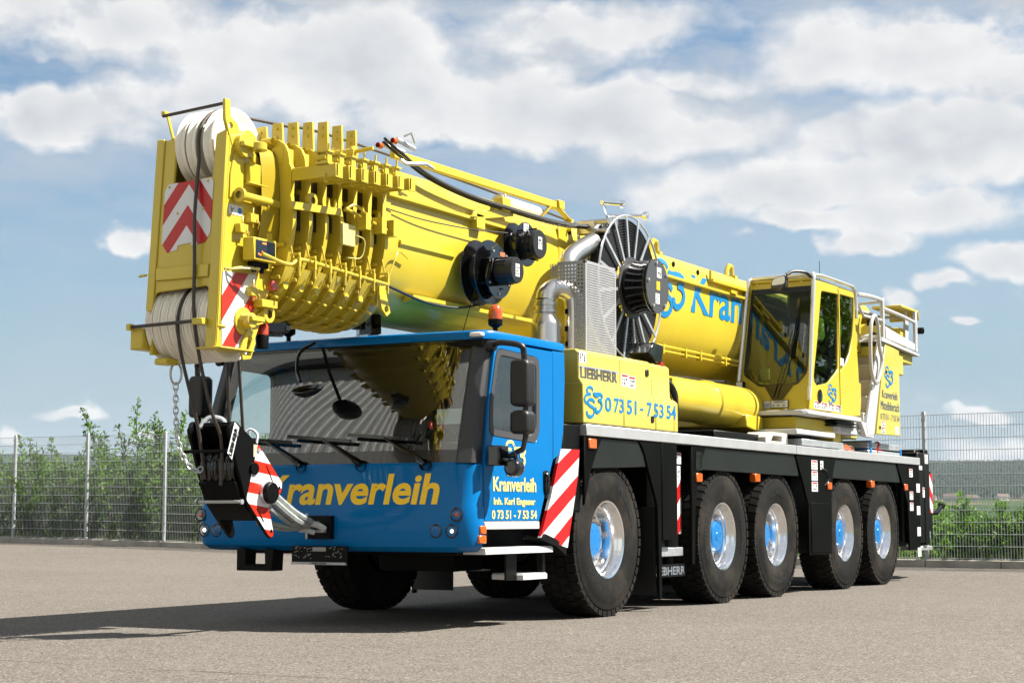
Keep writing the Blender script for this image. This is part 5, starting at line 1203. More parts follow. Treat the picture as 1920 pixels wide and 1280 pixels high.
mb = MB(); mb.tube(smooth_path([(.20, -4.53, 2.87), (.30, -4.54, 2.88), (.40, -4.48, 2.86), (.46, -4.40, 2.87), (.50, -4.25, 2.88)], 5), .008, 6); mb.tube(smooth_path([(.20, -4.53, 2.85), (.33, -4.54, 2.83), (.42, -4.42, 2.88), (.46, -4.2, 2.90)], 5), .007, 6); mb.build('head_cable', YLP, head)
# sheaves: rope wheels of the head
def sheave(x, y, z, R_, w, n=44):
    q = MB(); q.lathe([(-w*.30, .06), (-w*.30, R_*.35), (-w*.22, R_*.80), (-w*.46, R_*.90), (-w*.48, R_*.985), (-w*.40, R_), (-w*.30, R_*.985), (-w*.10, R_*.90), (w*.10, R_*.90), (w*.30, R_*.985), (w*.40, R_), (w*.48, R_*.985), (w*.46, R_*.90), (w*.22, R_*.80), (w*.30, R_*.35), (w*.30, .06)], 'X', (x, y, z), n)
    return q
for x in (-.115, -.005, .165): sheave(x, -4.20, 3.89, .315, .098).build('sheave', CRM, head, smooth=50)
for k in range(8): sheave(-.315 + .0775*k, -4.295, 2.475, .315, .0735).build('sheave', CRM, head, smooth=50)
mb = MB(); mb.cyl((-.40, -4.20, 3.89), (-.17, -4.20, 3.89), .11, 24); mb.cyl((.215, -4.2, 3.89), (.335, -4.2, 3.89), .125, 24); mb.cyl((.20, -4.2, 3.89), (.24, -4.2, 3.89), .14, 24); mb.box(-.44, -.32, -4.36, -4.1, 3.86, 3.95); mb.prism([(-4.46, 3.90), (-4.1, 3.90), (-4.12, 4.0), (-4.2, 4.04), (-4.32, 4.01)], 'X', -.355, -.24); mb.build('sheave_axle', YEL, head, bevel=.006)
mb = MB(); mb.cyl((-.42, -4.295, 2.475), (.40, -4.285, 2.475), .07, 20); mb.build('lower_axle', YEL, head)
# rope guards
mb = MB(); mb.cyl((-.37, -4.42, 4.165), (.35, -4.50, 4.175), .014, 8); mb.cyl((-.46, -4.655, 2.435), (.20, -4.655, 2.45), .014, 8); mb.build('rope_guard', ROP, head)
mb = MB(); mb.bar((-.35, -4.40, 4.20), (-.31, -4.34, 3.93), .03, .014, up=(1, 0, 0)); mb.box(-.385, -.345, -4.43, -4.37, 4.165, 4.205); mb.prism([(y - .10, z - .035) for y, z in [(-4.44, 4.235), (-4.38, 4.235), (-4.37, 4.10), (-4.28, 4.06), (-4.22, 3.93), (-4.24, 3.80), (-4.33, 3.84), (-4.40, 3.98), (-4.44, 4.08)]], 'X', .335, .365, holes=[circ(-4.47, 3.995, .026, 8)])
mb.box(.18, .28, -4.675, -4.61, 2.42, 2.47); mb.box(-.48, -.44, -4.68, -4.62, 2.41, 2.46); mb.build('guard_bracket', YEL, head, bevel=.004)
mb = MB(); mb.box(-.49, -.36, -4.62, -4.3, 2.26, 2.43); mb.cyl((-.52, -4.5, 2.36), (-.49, -4.5, 2.36), .04, 10); mb.box(-.30, -.17, -4.55, -4.4, 2.14, 2.19); mb.build('lower_lug', YEL, head, bevel=.01)
# brackets, eyes and equipment on the left cheek
mb = MB(); mb.prism(arc(-4.33, 3.86, .10, 90, 270, 8) + [(-4.24, 3.79), (-4.24, 3.93)], 'X', .36, .42); mb.lathe([(0, .035), (0, .07), (.06, .07), (.06, .035)], 'Z', (.45, -4.23, 3.83), 18); mb.box(.36, .46, -4.42, -4.24, 3.84, 3.88); mb.build('jib_eye', YEL, head, bevel=.005)
mb = MB(); mb.prism([(-4.48, 3.42), (-4.47, 3.62), (-4.43, 3.78), (-4.36, 3.82), (-4.30, 3.74), (-4.29, 3.60), (-4.32, 3.50)], 'X', .36, .372); mb.prism([(-4.25, 3.88), (-3.85, 3.62), (-3.83, 3.30), (-3.9, 3.35), (-3.92, 3.58), (-4.25, 3.80)], 'X', .36, .375); mb.build('cheek_doubler', YEL, head, bevel=.004)
mb = MB(); mb.box(.36, .42, -4.29, -4.15, 3.57, 3.73); mb.box(.36, .43, -4.30, -4.07, 3.56, 3.575); mb.build('head_box', YEL, head, bevel=.006)
mb = MB(); mb.lathe([(-.03, .03), (-.03, .058), (0, .058), (.02, .035), (.52, .030), (.53, .03)], 'Y', (.42, -4.40, 3.45), 18); mb.lathe([(-.031, .0005), (-.031, .028)], 'Y', (.42, -4.37, 3.45), 12); mb.build('jib_pin', YEL, head)
mb = MB(); mb.box(.40, .51, -4.345, -4.055, 2.945, 3.125); dsp = mb.build('display_box', YEL, head, bevel=.006)
mb = MB(); mb.box(.509, .514, -4.32, -4.075, 2.965, 3.105); mb.build('display_screen', SCR, dsp)
mb = MB(); R = random.Random(2)
mb.box(.514, .516, -4.24, -4.19, 3.08, 3.09)
for y, z in ((-4.29, 2.99), (-4.27, 2.985), (-4.245, 3.01), (-4.245, 2.99), (-4.225, 2.985), (-4.20, 2.99), (-4.15, 2.98)): mb.box(.514, .516, y, y + .012, z, z + .012)
mb.build('display_led', LED, dsp)
mb = MB(); mb.box(.40, .47, -4.28, -4.10, 2.90, 2.945); mb.cyl((.44, -4.25, 2.93), (.44, -4.25, 2.86), .02, 8); mb.cyl((.44, -4.15, 2.93), (.44, -4.15, 2.86), .02, 8); mb.build('display_plug', BLK, dsp)
q = MB(); q.box(.361, .3635, -4.475, -4.31, 3.30, 3.375); q.build('safety_sign', WHT, head, smooth=0)
q = MB(); q.lathe([(0, .0005), (0, .027)], 'X', (.3645, -4.34, 3.337), 16); q.build('sign_disc', BLU2, head, smooth=0)
q = MB(); q.bar((.3645, -4.455, 3.36), (.3645, -4.44, 3.33), .003, .006); q.bar((.3645, -4.44, 3.335), (.3645, -4.415, 3.35), .003, .006); q.bar((.3645, -4.45, 3.32), (.3645, -4.43, 3.33), .003, .006); q.build('sign_figure', DKG, head, smooth=0)
mb = MB(); 
for (y, z) in ((-4.35, 3.20), (-4.22, 3.30), (-4.10, 3.45), (-4.2, 2.72)): mb.box(.36, .42, y - .05, y + .05, z - .04, z + .03); mb.cyl((.40, y, z - .08), (.40, y, z + .09), .009, 6); mb.tube([(.41, y + .02, z), (.44, y + .03, z - .04), (.42, y + .04, z - .09)], .006, 5)
mb.box(.36, .41, -4.05, -3.98, 2.9, 3.5); mb.box(.36, .45, -4.15, -3.95, 2.60, 2.66); mb.box(.36, .40, -4.0, -3.92, 2.95, 3.25); mb.build('cheek_bracket', YEL, head, bevel=.005)
mb = MB(); mb.prism([(-4.49, 2.84), (-4.13, 2.86), (-4.12, 2.68), (-4.16, 2.50), (-4.24, 2.27), (-4.45, 2.24), (-4.485, 2.6)], 'X', .361, .366); lean(mb); mb.build('hazard_film', stripes('hazard_film_head', (0, -1.25, 1), .40, .33, ca=(.62, .03, .012)), head, smooth=0)
mb = MB(); mb.lathe([(0, .11), (.015, .11), (.02, .06), (.10, .06), (.10, .0005)], 'X', (.365, -4.285, 2.475), 20); mb.prism([(.40, -4.36), (.49, -4.32), (.49, -4.16), (.40, -4.14)], 'Z', 2.47, 2.51); mb.lathe([(0, .035), (0, .072), (.05, .072), (.05, .035)], 'X', (.36, -4.00, 2.555), 18); mb.prism([(-4.16, 2.52), (-3.99, 2.625), (-3.99, 2.49), (-4.14, 2.45)], 'X', .36, .39)
mb.lathe([(0, .08), (.012, .08), (.014, .062), (.16, .062), (.165, .08), (.18, .08), (.18, .0005)], 'Z', (.30, -4.53, 2.24), 20); mb.prism([(-4.62, 2.235), (-4.2, 2.235), (-4.2, 2.25), (-4.62, 2.25)], 'X', .18, .42)
mb.prism([(-4.34, 2.26), (-4.25, 2.43), (-4.18, 2.40), (-4.15, 2.31), (-4.21, 2.18), (-4.31, 2.165)], 'X', .375, .395, holes=[rpoly([(-4.29, 2.22), (-4.235, 2.37), (-4.195, 2.345), (-4.25, 2.21)], .015)]); mb.build('rope_anchor', YEL, head, bevel=.005)
mb = MB(); mb.box(.41, .46, -4.04, -3.96, 2.74, 2.82); mb.build('red_marker', mat('red_lens', (.65, .07, .03), .3, coat=.5), head, bevel=.008)
mb = MB(); mb.lathe([(-.11, .05), (-.02, .055), (0, .05)], 'Z', (.30, -3.95, 2.40), 14); mb.build('head_lamp_base', BLK, head)
mb = MB(); mb.lathe([(0, .05), (.07, .05), (.10, .03), (.105, .0005)], 'Z', (.30, -3.95, 2.40), 14); mb.build('head_lamp', mat('red_beacon', (.75, .06, .015), .2, coat=.6), head)
mb = MB(); mb.cyl((.20, -4.0, 3.90), (.20, -3.3, 3.93), .075, 18); mb.lathe([(0, .075), (.01, .09), (.06, .09), (.07, .075)], 'Y', (.20, -3.98, 3.90), 18); mb.build('head_cylinder', BEI, head)
mb = MB(); mb.bar((.33, -3.99, 3.74), (.40, -3.80, 3.58), .03, .11); mb.lathe([(-.02, .06), (.03, .06), (.031, .0005)], 'X', (.39, -3.80, 3.58), 16); mb.build('head_link', YEL, head, bevel=.006)

# ---- hoist rope ---------------------------------------------------
q = MB(); q.tube(smooth_path([(.05, 8.6, 3.95), (.05, 2.0, 4.22), (.05, -2.4, 4.30), (.06, -3.4, 4.245), (.065, -4.0, 4.20)], 6) + [Vector((.07, -4.20 + .302*math.cos(math.radians(a)), 3.89 + .302*math.sin(math.radians(a)))) for a in range(80, 190, 10)] + smooth_path([(.09, -4.515, 3.75), (.115, -4.585, 3.3), (.135, -4.60, 2.9), (.145, -4.61, 2.55), (.15, -4.56, 2.25), (.12, -4.36, 1.80), (.08, -4.17, 1.55), (.04, -4.12, 1.2)], 5), .014, 8); q.build('hoist_rope', ROP, crane)
q = MB(); q.tube(smooth_path([(-.015, -4.30, 2.78), (-.018, -4.5, 2.70), (-.02, -4.60, 2.5), (-.025, -4.56, 2.25), (-.07, -4.36, 1.87), (-.128, -4.19, 1.60), (-.12, -4.12, 1.25)], 5), .014, 8); q.build('hoist_rope', ROP, crane)
q = MB(); q.tube([(.10, -4.02, 2.42), (.03, -3.83, 1.60), (.03, -3.75, 1.4)], .014, 8); q.build('hoist_rope', ROP, crane)
q = MB(); q.tube([(.0, -4.02, 2.42), (-.09, -3.86, 1.60), (-.09, -3.78, 1.4)], .014, 8); q.build('hoist_rope', ROP, crane)

# ================================================================== HOOK BLOCK
hb = empty('hook_block', (-.05, -3.9, .70)); tag(hb, 'black hook block with red and white striped cheek hanging in front of the blue cab', 'hook block')
O = Vector(hb.location)
def hbuild(q, name, m, par=hb, **k):
    o = q.build(name, m, par, **k); o.location = -O if par == hb else (0, 0, 0); return o
plate = [(-4.114, 1.715), (-3.803, 1.532), (-3.478, 1.229), (-3.49, 1.154), (-3.64, 1.001), (-3.58, .815), (-3.61, .772), (-3.66, .794), (-3.95, 1.072), (-4.19, 1.645)]
q = MB(); q.prism(rpoly(plate, .03, 3), 'X', .135, .165); cheek = hbuild(q, 'cheek_plate', BLK, bevel=.003)
q = MB(); q.prism(rpoly([(y + .0, z) for y, z in plate], .03, 3), 'X', -.265, -.235); hbuild(q, 'cheek_plate', BLK, bevel=.003)
q = MB(); q.prism(rpoly([(-3.815, 1.535), (-3.49, 1.228), (-3.50, 1.158), (-3.655, 1.003), (-3.594, .81), (-3.62, .782), (-3.66, .80), (-3.955, 1.09)], .02, 3), 'X', .165, .170,
    holes=[[(-3.71, 1.36), (-3.70, 1.37), (-3.61, 1.24), (-3.62, 1.225)], [(-3.83, 1.02), (-3.81, 1.02), (-3.72, .915), (-3.735, .905)], circ(-3.525, 1.185, .016, 8), circ(-3.625, .835, .018, 8)])
hbuild(q, 'striped_film', stripes('hazard_film_block', (0, .12, 1), .178, .03 + .02, ca=(.66, .03, .008)), cheek, smooth=0)
q = MB(); e0 = Vector((.168, -4.155, 1.395)); q.add([tuple(Vector((.168, y, z))) for y, z in ((-4.201, 1.45), (-4.143, 1.40), (-4.058, 1.658), (-4.116, 1.70))] , [(0, 1, 2, 3)]); hbuild(q, 'name_label', WHT, cheek, smooth=0)
dv = Vector((0, .085, .255)).normalized(); du = dv
up_ = Vector((0, -.255, .085)).normalized()
lt = lettering('name_lettering', 'LIEBHERR', BLK, cheek, Vector((.168, -4.150, 1.425)) , dv, up_, .235, .042, bold=.05, nrm=.003)
q = MB(); q.box(.166, .168, -3.87, -3.815, 1.43, 1.53); hbuild(q, 'load_label', mat('label_orange', (.75, .60, .42), .5), cheek, smooth=0)
q = MB(); q.lathe([(0, .085), (.055, .088), (.075, .082), (.078, .0005)], 'X', (.165, -3.70, 1.145), 24); hbuild(q, 'trunnion', BLK, bevel=.004)
q = MB(); q.lathe([(0, .0905), (.03, .0905)], 'X', (.172, -3.70, 1.145), 24); hbuild(q, 'trunnion_ring', GAL)
for k in range(5): hbuild(sheave(-.19 + .07*k, -3.865, 1.335, .205, .066), 'sheave', BLG, smooth=50)
q = MB(); q.cyl((-.28, -3.865, 1.335), (.185, -3.865, 1.335), .05, 14); q.prism([(-4.06, 1.22), (-3.96, 1.06), (-3.80, .925), (-3.78, .955), (-3.93, 1.09), (-4.04, 1.24)], 'X', -.235, .135); q.box(-.235, .135, -3.75, -3.60, .92, 1.22); q.cyl((-.30, -4.16, 1.47), (.14, -4.16, 1.47), .014, 8); q.prism([(-4.11, 1.70), (-3.85, 1.55), (-3.86, 1.52), (-4.12, 1.67)], 'X', -.235, .135); hbuild(q, 'block_frame', BLK)
q = MB(); q.cyl((-.26, -4.02, 1.07), (.15, -4.02, 1.07), .013, 8); hbuild(q, 'spacer_rod', ALU)
q = MB(); 
for x in (-.29, .166): q.lathe([(0, .022), (.016, .022), (.017, .0005)], 'X', (x, -4.02, 1.07), 6)
q.lathe([(0, .018), (.014, .018), (.015, .0005)], 'X', (.166, -3.81, 1.485), 6); q.lathe([(0, .014), (.01, .014), (.011, .0005)], 'X', (.166, -4.09, 1.60), 6); hbuild(q, 'block_bolt', GAL)
q = MB(); q.tube(smooth_path([(.02, -3.82, 1.62), (.05, -3.77, 1.66), (.10, -3.74, 1.62), (.11, -3.76, 1.54)], 5), .012, 6); q.tube(smooth_path([(-.18, -4.12, 1.66), (-.14, -4.06, 1.74), (-.06, -4.0, 1.73), (-.03, -3.97, 1.66)], 5), .022, 8); hbuild(q, 'lifting_shackle', GAL)

# ================================================================== SLING from the hook to the tow coupling
sl_ = empty('sling', (0, -2.8, .86)); tag(sl_, 'grey webbing sling tying the hook block back to the bumper coupling', 'sling')
SLM = mat('sling_webbing', (.40, .44, .42), .6, var=.25, vscale=14, bump=.4, bscale=120); q = MB()
for (a, b_, r) in (((.16, -3.62, 1.15), (.0, -2.83, .90), .030), ((.19, -3.64, 1.08), (-.03, -2.85, .875), .034), ((.17, -3.66, 1.02), (-.06, -2.88, .86), .022), ((.05, -3.60, .93), (-.05, -2.88, .865), .020), ((.02, -3.62, .90), (-.07, -2.90, .85), .018)):
    a, b_ = Vector(a), Vector(b_); md = a.lerp(b_, .55) + Vector((0, 0, -.025)); q.tube(smooth_path([a, md, b_], 6), [r]*12 + [r*.8], 8)
o = q.build('strand', SLM, sl_); o.location = -sl_.location
q = MB(); q.tube(smooth_path([(-.08, -2.90, .885), (-.02, -2.86, .895), (.06, -2.82, .875), (.115, -2.80, .84)], 6), [.028]*18 + [.024], 10); q.tube(smooth_path([(-.11, -2.92, .855), (-.04, -2.86, .835), (.02, -2.82, .815)], 6), [.024]*12 + [.02], 10); o = q.build('sleeve', mat('sling_sleeve', (.62, .63, .62), .5), sl_); o.location = -sl_.location

# ================================================================== CHAIN
ch = empty('chain', (-.23, -4.35, 1.32)); tag(ch, 'galvanised chain hanging from the boom head to the hook block', 'chain')
path = smooth_path([(-.235, -4.36, 2.0), (-.232, -4.355, 1.75), (-.22, -4.345, 1.60), (-.195, -4.33, 1.47), (-.16, -4.30, 1.38), (-.115, -4.27, 1.325), (-.08, -4.24, 1.315), (-.05 - .04, -4.2, 1.36)], 10)
L = [0]; 
for a, b_ in zip(path, path[1:]): L.append(L[-1] + (b_ - a).length)
n = int(L[-1]/.047); q = MB()
def at(d):
    for i in range(len(L)-1):
        if L[i+1] >= d: return path[i].lerp(path[i+1], (d - L[i])/(L[i+1]-L[i])), (path[i+1]-path[i]).normalized()
    return path[-1], (path[-1]-path[-2]).normalized()
def link(q, c, t, side, a, b_, r):
    q.tube([c + t*(a*math.cos(2*PI*k/14)) + side*(b_*math.sin(2*PI*k/14)*(1.0 if abs(math.sin(2*PI*k/14)) < .9 else 1)) for k in range(14)], r, 6, closed=True)
for i in range(n):
    c, t = at((i + .5)*.047); s0 = t.cross(Vector((.6, .8, 0))).normalized(); s1 = t.cross(s0); link(q, c, t, s0 if i % 2 else s1, .034, .019, .0062)
o = q.build('links', GAL, ch, smooth=60); o.location = -ch.location
q = MB(); link(q, Vector((-.235, -4.36, 2.08)), Vector((0, 0, 1)), Vector((.85, .5, 0)), .085, .045, .010); q.tube([(-.235, -4.36, 2.15), (-.24, -4.38, 2.25)], .012, 6); o = q.build('ring', GAL, ch, smooth=60); o.location = -ch.location

# ================================================================== UPPER CARRIAGE (part of the crane)
q = MB(); q.lathe([(1.82, .98), (1.88, 1.02), (1.97, 1.02), (1.98, .94), (2.05, .94), (2.05, .5)], 'Z', (0, 6.7, 0), 64)
for k in range(90): a = 2*PI*k/90; q.obox((1.02*math.cos(a), 6.7 + 1.02*math.sin(a), 1.93), (math.cos(a), math.sin(a), 0), (-math.sin(a), math.cos(a), 0), (0, 0, 1), .02, .018, .035)
q.build('slewing_ring', BLK, crane)
q = MB(); q.prism([(4.9, 2.06), (9.8, 2.06), (9.9, 3.2), (8.6, 3.25), (7.6, 2.5), (5.2, 2.3), (4.9, 2.2)], 'X', -.95, .50); q.box(.5, 1.30, 5.6, 7.35, 2.05, 2.2); q.box(.6, 1.25, 7.2, 7.5, 1.94, 2.2); q.prism([(4.95, 2.05), (5.5, 1.98), (5.5, 2.2), (4.95, 2.2)], 'X', .1, .9); upper = q.build('upper_frame', YEL, crane, bevel=.012)
q = MB(); yc, zc = .62, 2.315
q.lathe([(2.75, .0005), (2.75, .25), (4.22, .255), (4.24, .275), (4.33, .275), (4.35, .262), (5.55, .262), (5.55, .0005)], 'Y', (yc, 0, zc), 36); q.box(.3, .9, 2.72, 2.80, 2.12, 2.5); q.build('lifting_cylinder', YEL, crane)
q = MB(); q.tube(smooth_path([(.5, 5.3, 2.64), (.45, 4.8, 2.62), (.5, 4.0, 2.60), (.45, 3.3, 2.56), (.5, 2.9, 2.5)], 6), .018, 7); q.build('cylinder_hose', RUB, crane)
# operator's cab
def fy(z): return 5.62 + (z - 2.28)*.163
def front_prism(q, poly, t0, t1, holes=()):
    o = len(q.v); q.prism(poly, 'Y', t0, t1, holes)
    for i in range(o, len(q.v)): x, y, z = q.v[i]; q.v[i] = (x, fy(z) + y, z)
oc_ = MB(); wpoly = rpoly([(.635, 3.86), (1.435, 3.87), (1.425, 2.76), (1.30, 2.61), (.80, 2.60), (.575, 2.76)], .05)
front_prism(oc_, [(.51, 2.285), (.58, 3.95), (1.47, 3.95), (1.47, 2.285)], 0, .04, [wpoly]); ocab = oc_.build('operator_cab', YEL, crane, bevel=.012, seg=2)
q = MB(); wp2 = rpoly([(.63, 3.87), (1.44, 3.88), (1.43, 2.755), (1.305, 2.60), (.795, 2.59), (.57, 2.755)], .05); inn2 = rpoly([(.65, 3.81), (1.42, 3.81), (1.405, 2.77), (1.29, 2.63), (.81, 2.62), (.595, 2.77)], .05); front_prism(q, wp2, -.004, .012, [inn2]); front_prism(q, [(.86, 2.61), (1.26, 2.61), (1.12, 2.42), (.98, 2.42)], -.02, .0); front_prism(q, [(.64, 3.80), (1.42, 3.80), (1.44, 3.88), (.63, 3.87)], -.006, .0); q.build('window_border', BLG, ocab)
q = MB(); front_prism(q, wp2, .012, .018); q.build('windscreen', GLO, ocab, smooth=0)
sp_o = [(fy(2.285) + .0, 2.285), (fy(3.95), 3.95), (7.48, 3.97)] + [(7.52, 3.6), (7.62, 2.9), (7.66, 2.30)]
w1 = rpoly([(6.16, 3.84), (5.98, 3.2), (5.80, 2.68), (5.92, 2.60), (6.35, 2.66), (6.76, 2.86), (6.83, 3.87)], .05)
w2 = [(6.89, 3.88), (7.47, 3.89), (7.46, 3.60), (7.40, 3.38), (7.27, 3.14), (7.09, 2.97), (6.87, 2.85)]
q = MB(); q.prism(sp_o, 'X', 1.43, 1.472, holes=[w1, w2]); q.build('cab_side', YEL, ocab, bevel=.008)
for w, nm in ((w1, 'side_window'), (w2, 'side_window')): q = MB(); q.prism(w, 'X', 1.452, 1.458); q.build(nm, GLO, ocab, smooth=0)
q = MB(); q.box(1.40, 1.468, 6.84, 7.46, 3.90, 3.965); q.box(1.474, 1.478, 6.815, 6.825, 2.31, 3.94); q.lathe([(0, .085), (.012, .085), (.014, .07), (.012, .0005)], 'X', (1.472, 6.02, 2.475), 20); q.build('side_trim', BLG, ocab)
sticker(ocab, 'X', 1.472, 6.86, 6.99, 2.93, 3.03, 2, 71)
for k in range(4): sticker(ocab, 'X', 1.472, 5.80 + .27*k, 6.04 + .27*k, 2.305, 2.40, 3, 72+k, True)
logo('cab_logo', CYA, ocab, (1.472, 6.33, 2.39), (0, 1, 0), (0, 0, 1), .26)
q = MB(); q.prism([(6.25, 2.2), (7.66, 2.30), (7.72, 2.5), (7.72, 2.75), (7.62, 2.75)], 'X', 1.25, 1.47); q.build('cab_rear_box', YEL, ocab, bevel=.01)
q = MB(); q.box(.56, .60, 5.68, 7.5, 2.29, 2.7); q.box(.58, .62, 7.3, 7.5, 2.29, 3.95); q.box(.58, 1.45, 7.45, 7.5, 2.29, 3.95); q.box(.60, 1.46, 5.86, 7.5, 3.95, 3.99); q.box(.57, .60, 6.3, 6.4, 2.6, 3.95); q.build('cab_shell', YEL, ocab, bevel=.008)
q = MB(); q.box(.575, .58, 5.85, 7.3, 2.7, 3.93); q.build('side_window', GLO, ocab, smooth=0)
q = MB(); q.box(.75, 1.28, 6.55, 7.1, 2.6, 2.75); q.prism([(7.0, 2.7), (7.18, 2.7), (7.3, 3.4), (7.15, 3.42)], 'X', .78, 1.25); q.box(.9, 1.12, 7.18, 7.3, 3.42, 3.6); q.box(.62, .72, 6.4, 7.0, 2.85, 2.95); q.box(1.3, 1.4, 6.4, 7.0, 2.85, 2.95); q.build('operator_seat', SEAT, ocab, bevel=.03, seg=2)
q = MB(); q.tube([(1.0, 6.0, 2.9), (1.18, 5.98, 3.0), (1.2, 6.02, 3.45), (1.16, 6.05, 3.5)], .02, 8); q.box(1.0, 1.22, 6.0, 6.05, 3.2, 3.5); q.box(.7, 1.36, 5.9, 6.1, 2.3, 2.6); q.build('cab_monitor', PLA, ocab, bevel=.01)
for y, z in ((6.35, 3.35), (7.05, 3.45)): 
    q = MB(); q.prism(rpoly([(y - .12, z + .16), (y + .12, z + .17), (y + .15, z - .08), (y + .02, z - .16), (y - .10, z - .05)], .05), 'X', 1.33, 1.40); q.build('safety_vest', VEST, ocab, bevel=.02, seg=2)
q = MB(); q.box(.64, .76, 6.1, 6.14, 2.72, 2.86); q.build('cab_notice', YLP, ocab)
for dx in (0, .05):
    q = MB(); q.tube([(1.0 + dx, fy(2.45) - .03, 2.45), (1.10 + dx, fy(2.8) - .035, 2.8), (1.22 + dx, fy(3.3) - .03, 3.3)], .008, 6); q.bar((1.22 + dx*.3, fy(2.95) - .022, 2.95), (1.29 + dx*.3, fy(3.72) - .022, 3.72), .012, .02); q.build('wiper', BLG, ocab)
q = MB(); q.box(.93, 1.09, fy(2.36) - .006, fy(2.36), 2.30, 2.41) if False else None
sticker(ocab, 'Y', 5.62, .875, .96, 2.315, 2.40, 0, 81, s=-1); sticker(ocab, 'Y', 5.606, .975, 1.195, 2.32, 2.405, 0, 82, s=-1); q = MB(); q.box(.968, 1.202, 5.606, 5.614, 2.313, 2.412); q.build('plate_frame', BLK, ocab); q = MB(); q.box(.985, 1.185, 5.6015, 5.603, 2.368, 2.371)
for x in (.985, 1.05, 1.12): q.box(x, x + .04, 5.6015, 5.603, 2.338, 2.35)
q.build('plate_print', DKG, ocab)
lettering('plate_lettering', '107', NAV, ocab, (.885, 5.615, 2.33), (1, 0, 0), (0, 0, 1), .065, .04, nrm=.004)
lettering('plate_lettering', 'LIEBHERR', DKG, ocab, (1.01, 5.604, 2.381), (1, 0, 0), (0, 0, 1), .15, .018, bold=.03, nrm=.004)
q = MB(); q.lathe([(0, .022), (-.02, .020), (-.021, .0005)], 'Y', (.70, 5.62, 2.40), 12); q.build('cab_fitting', BLK, ocab); q = MB(); q.box(.82, .855, 5.59, 5.62, 2.28, 2.305); q.box(1.16, 1.195, 5.59, 5.62, 2.28, 2.305); q.build('platform_clip', GAL, ocab)
q = MB(); q.box(.535, .64, 5.50, 5.60, 2.56, 2.66); q.build('work_light', BLK, ocab, bevel=.01); q = MB(); q.box(.55, .63, 5.495, 5.50, 2.57, 2.65); q.build('lamp_lens', LAMPM, ocab)
RAILM = mat('chromed_tube', (.74, .73, .70), .25, metal=.7)
q = MB(); q.tube(smooth_path([(.52, 5.56, 2.34), (.53, 5.60, 2.60)], 2) + smooth_path([(.555, 5.72, 3.2), (.60, 5.80, 3.90), (.63, 5.84, 3.99), (.70, 5.86, 4.01), (1.40, 5.86, 4.02), (1.47, 5.85, 4.01), (1.495, 5.80, 3.92), (1.495, 5.70, 3.3), (1.495, 5.60, 2.6), (1.495, 5.56, 2.40)], 6), .027, 10); q.tube(smooth_path([(1.48, 5.86, 4.01), (1.48, 6.2, 4.035), (1.48, 7.3, 4.04), (1.48, 7.45, 4.02), (1.485, 7.52, 3.95), (1.485, 7.54, 3.62)], 6), .024, 8); q.tube([(.63, 5.86, 4.0), (.63, 7.3, 4.03)], .016, 8)
for x in (.70, 1.0, 1.3): q.cyl((x, 5.86, 4.0), (x, 5.9, 3.94), .012, 6)
q.box(1.48, 1.51, 5.54, 5.58, 2.40, 2.56); q.box(.51, .535, 5.53, 5.57, 2.36, 2.52); q.build('cab_rail', RAILM, ocab)
q = MB(); q.tube(smooth_path([(1.46, 5.80, 3.98), (1.44, 5.66, 4.02), (1.34, 5.50, 4.02), (1.28, 5.40, 3.97)], 6), .02, 8); q.build('mirror_arm', PLA, ocab)
q = MB(); q.prism(rpoly([(1.13, 3.91), (1.31, 3.96), (1.31, 3.82), (1.26, 3.76), (1.10, 3.78)], .03), 'Y', 5.28, 5.40); mh = q.build('mirror_housing', BLG, ocab, bevel=.03, seg=2); q = MB(); q.prism(rpoly([(1.145, 3.90), (1.30, 3.945), (1.30, 3.84), (1.13, 3.825)], .03), 'Y', 5.272, 5.28); q.build('mirror_face', LAMPM, ocab)
q = MB(); q.cyl((1.30, 6.6, 3.98), (1.30, 6.6, 4.30), .004, 5); q.build('aerial', BLK, ocab)
q = MB(); q.prism([(.46, 5.44), (1.44, 5.44), (1.50, 5.50), (1.50, 7.62), (.46, 7.62)], 'Z', 2.215, 2.275); q.build('cab_platform', GRP, ocab, bevel=.012)
q = MB()
for z in (2.13, 2.17): q.box(1.2, 1.46, 6.7, 7.5, z, z + .02)
q.build('platform_slide', BLK, ocab)
# steps, side panel and rear platform of the upper carriage
q = MB()
for i in range(6): y = 7.74 + .175*i; z = 2.13 + .235*i; q.box(.95, 1.43, y, y + .20, z - .03, z); q.box(.95, 1.43, y + .185, y + .20, z, z + .21)
stair = q.build('access_stairs', BEI, crane, bevel=.004)
q = MB(); q.prism([(8.55, 3.42), (8.80, 3.42), (8.28, 2.07), (7.98, 2.05), (7.90, 2.2)], 'X', 1.44, 1.475); q.prism([(8.05, 2.05), (7.9, 2.22), (6.95, 2.20), (7.05, 2.05)], 'X', .95, 1.40); q.prism([(8.28, 2.03), (8.28, 2.18), (7.7, 2.24), (7.9, 2.03)], 'X', 1.40, 1.47); q.build('stair_cheek', GRP, stair, bevel=.006)
q = MB(); q.prism([(8.78, 3.40), (9.42, 3.335), (9.39, 2.10), (8.25, 2.08)], 'X', 1.46, 1.50); q.box(1.3, 1.46, 9.36, 9.42, 2.12, 3.3); sidep = q.build('side_panel', YEL2, crane, bevel=.006)
logo('panel_logo', CYA, sidep, (1.50, 8.70, 2.76), (0, 1, 0), (0, 0, 1), .30)
lettering('panel_lettering', 'Kranverleih', NAV, sidep, (1.50, 8.56, 2.605), (0, 1, 0), (0, 0, 1), .72, .115)
lettering('panel_lettering', 'Mittelbiberach', NAV, sidep, (1.50, 8.49, 2.44), (0, 1, 0), (0, 0, 1), .86, .125)
lettering('panel_lettering', '0 73 51 - 7 53 54', NAV, sidep, (1.50, 8.47, 2.30), (0, 1, 0), (0, 0, 1), .88, .085)
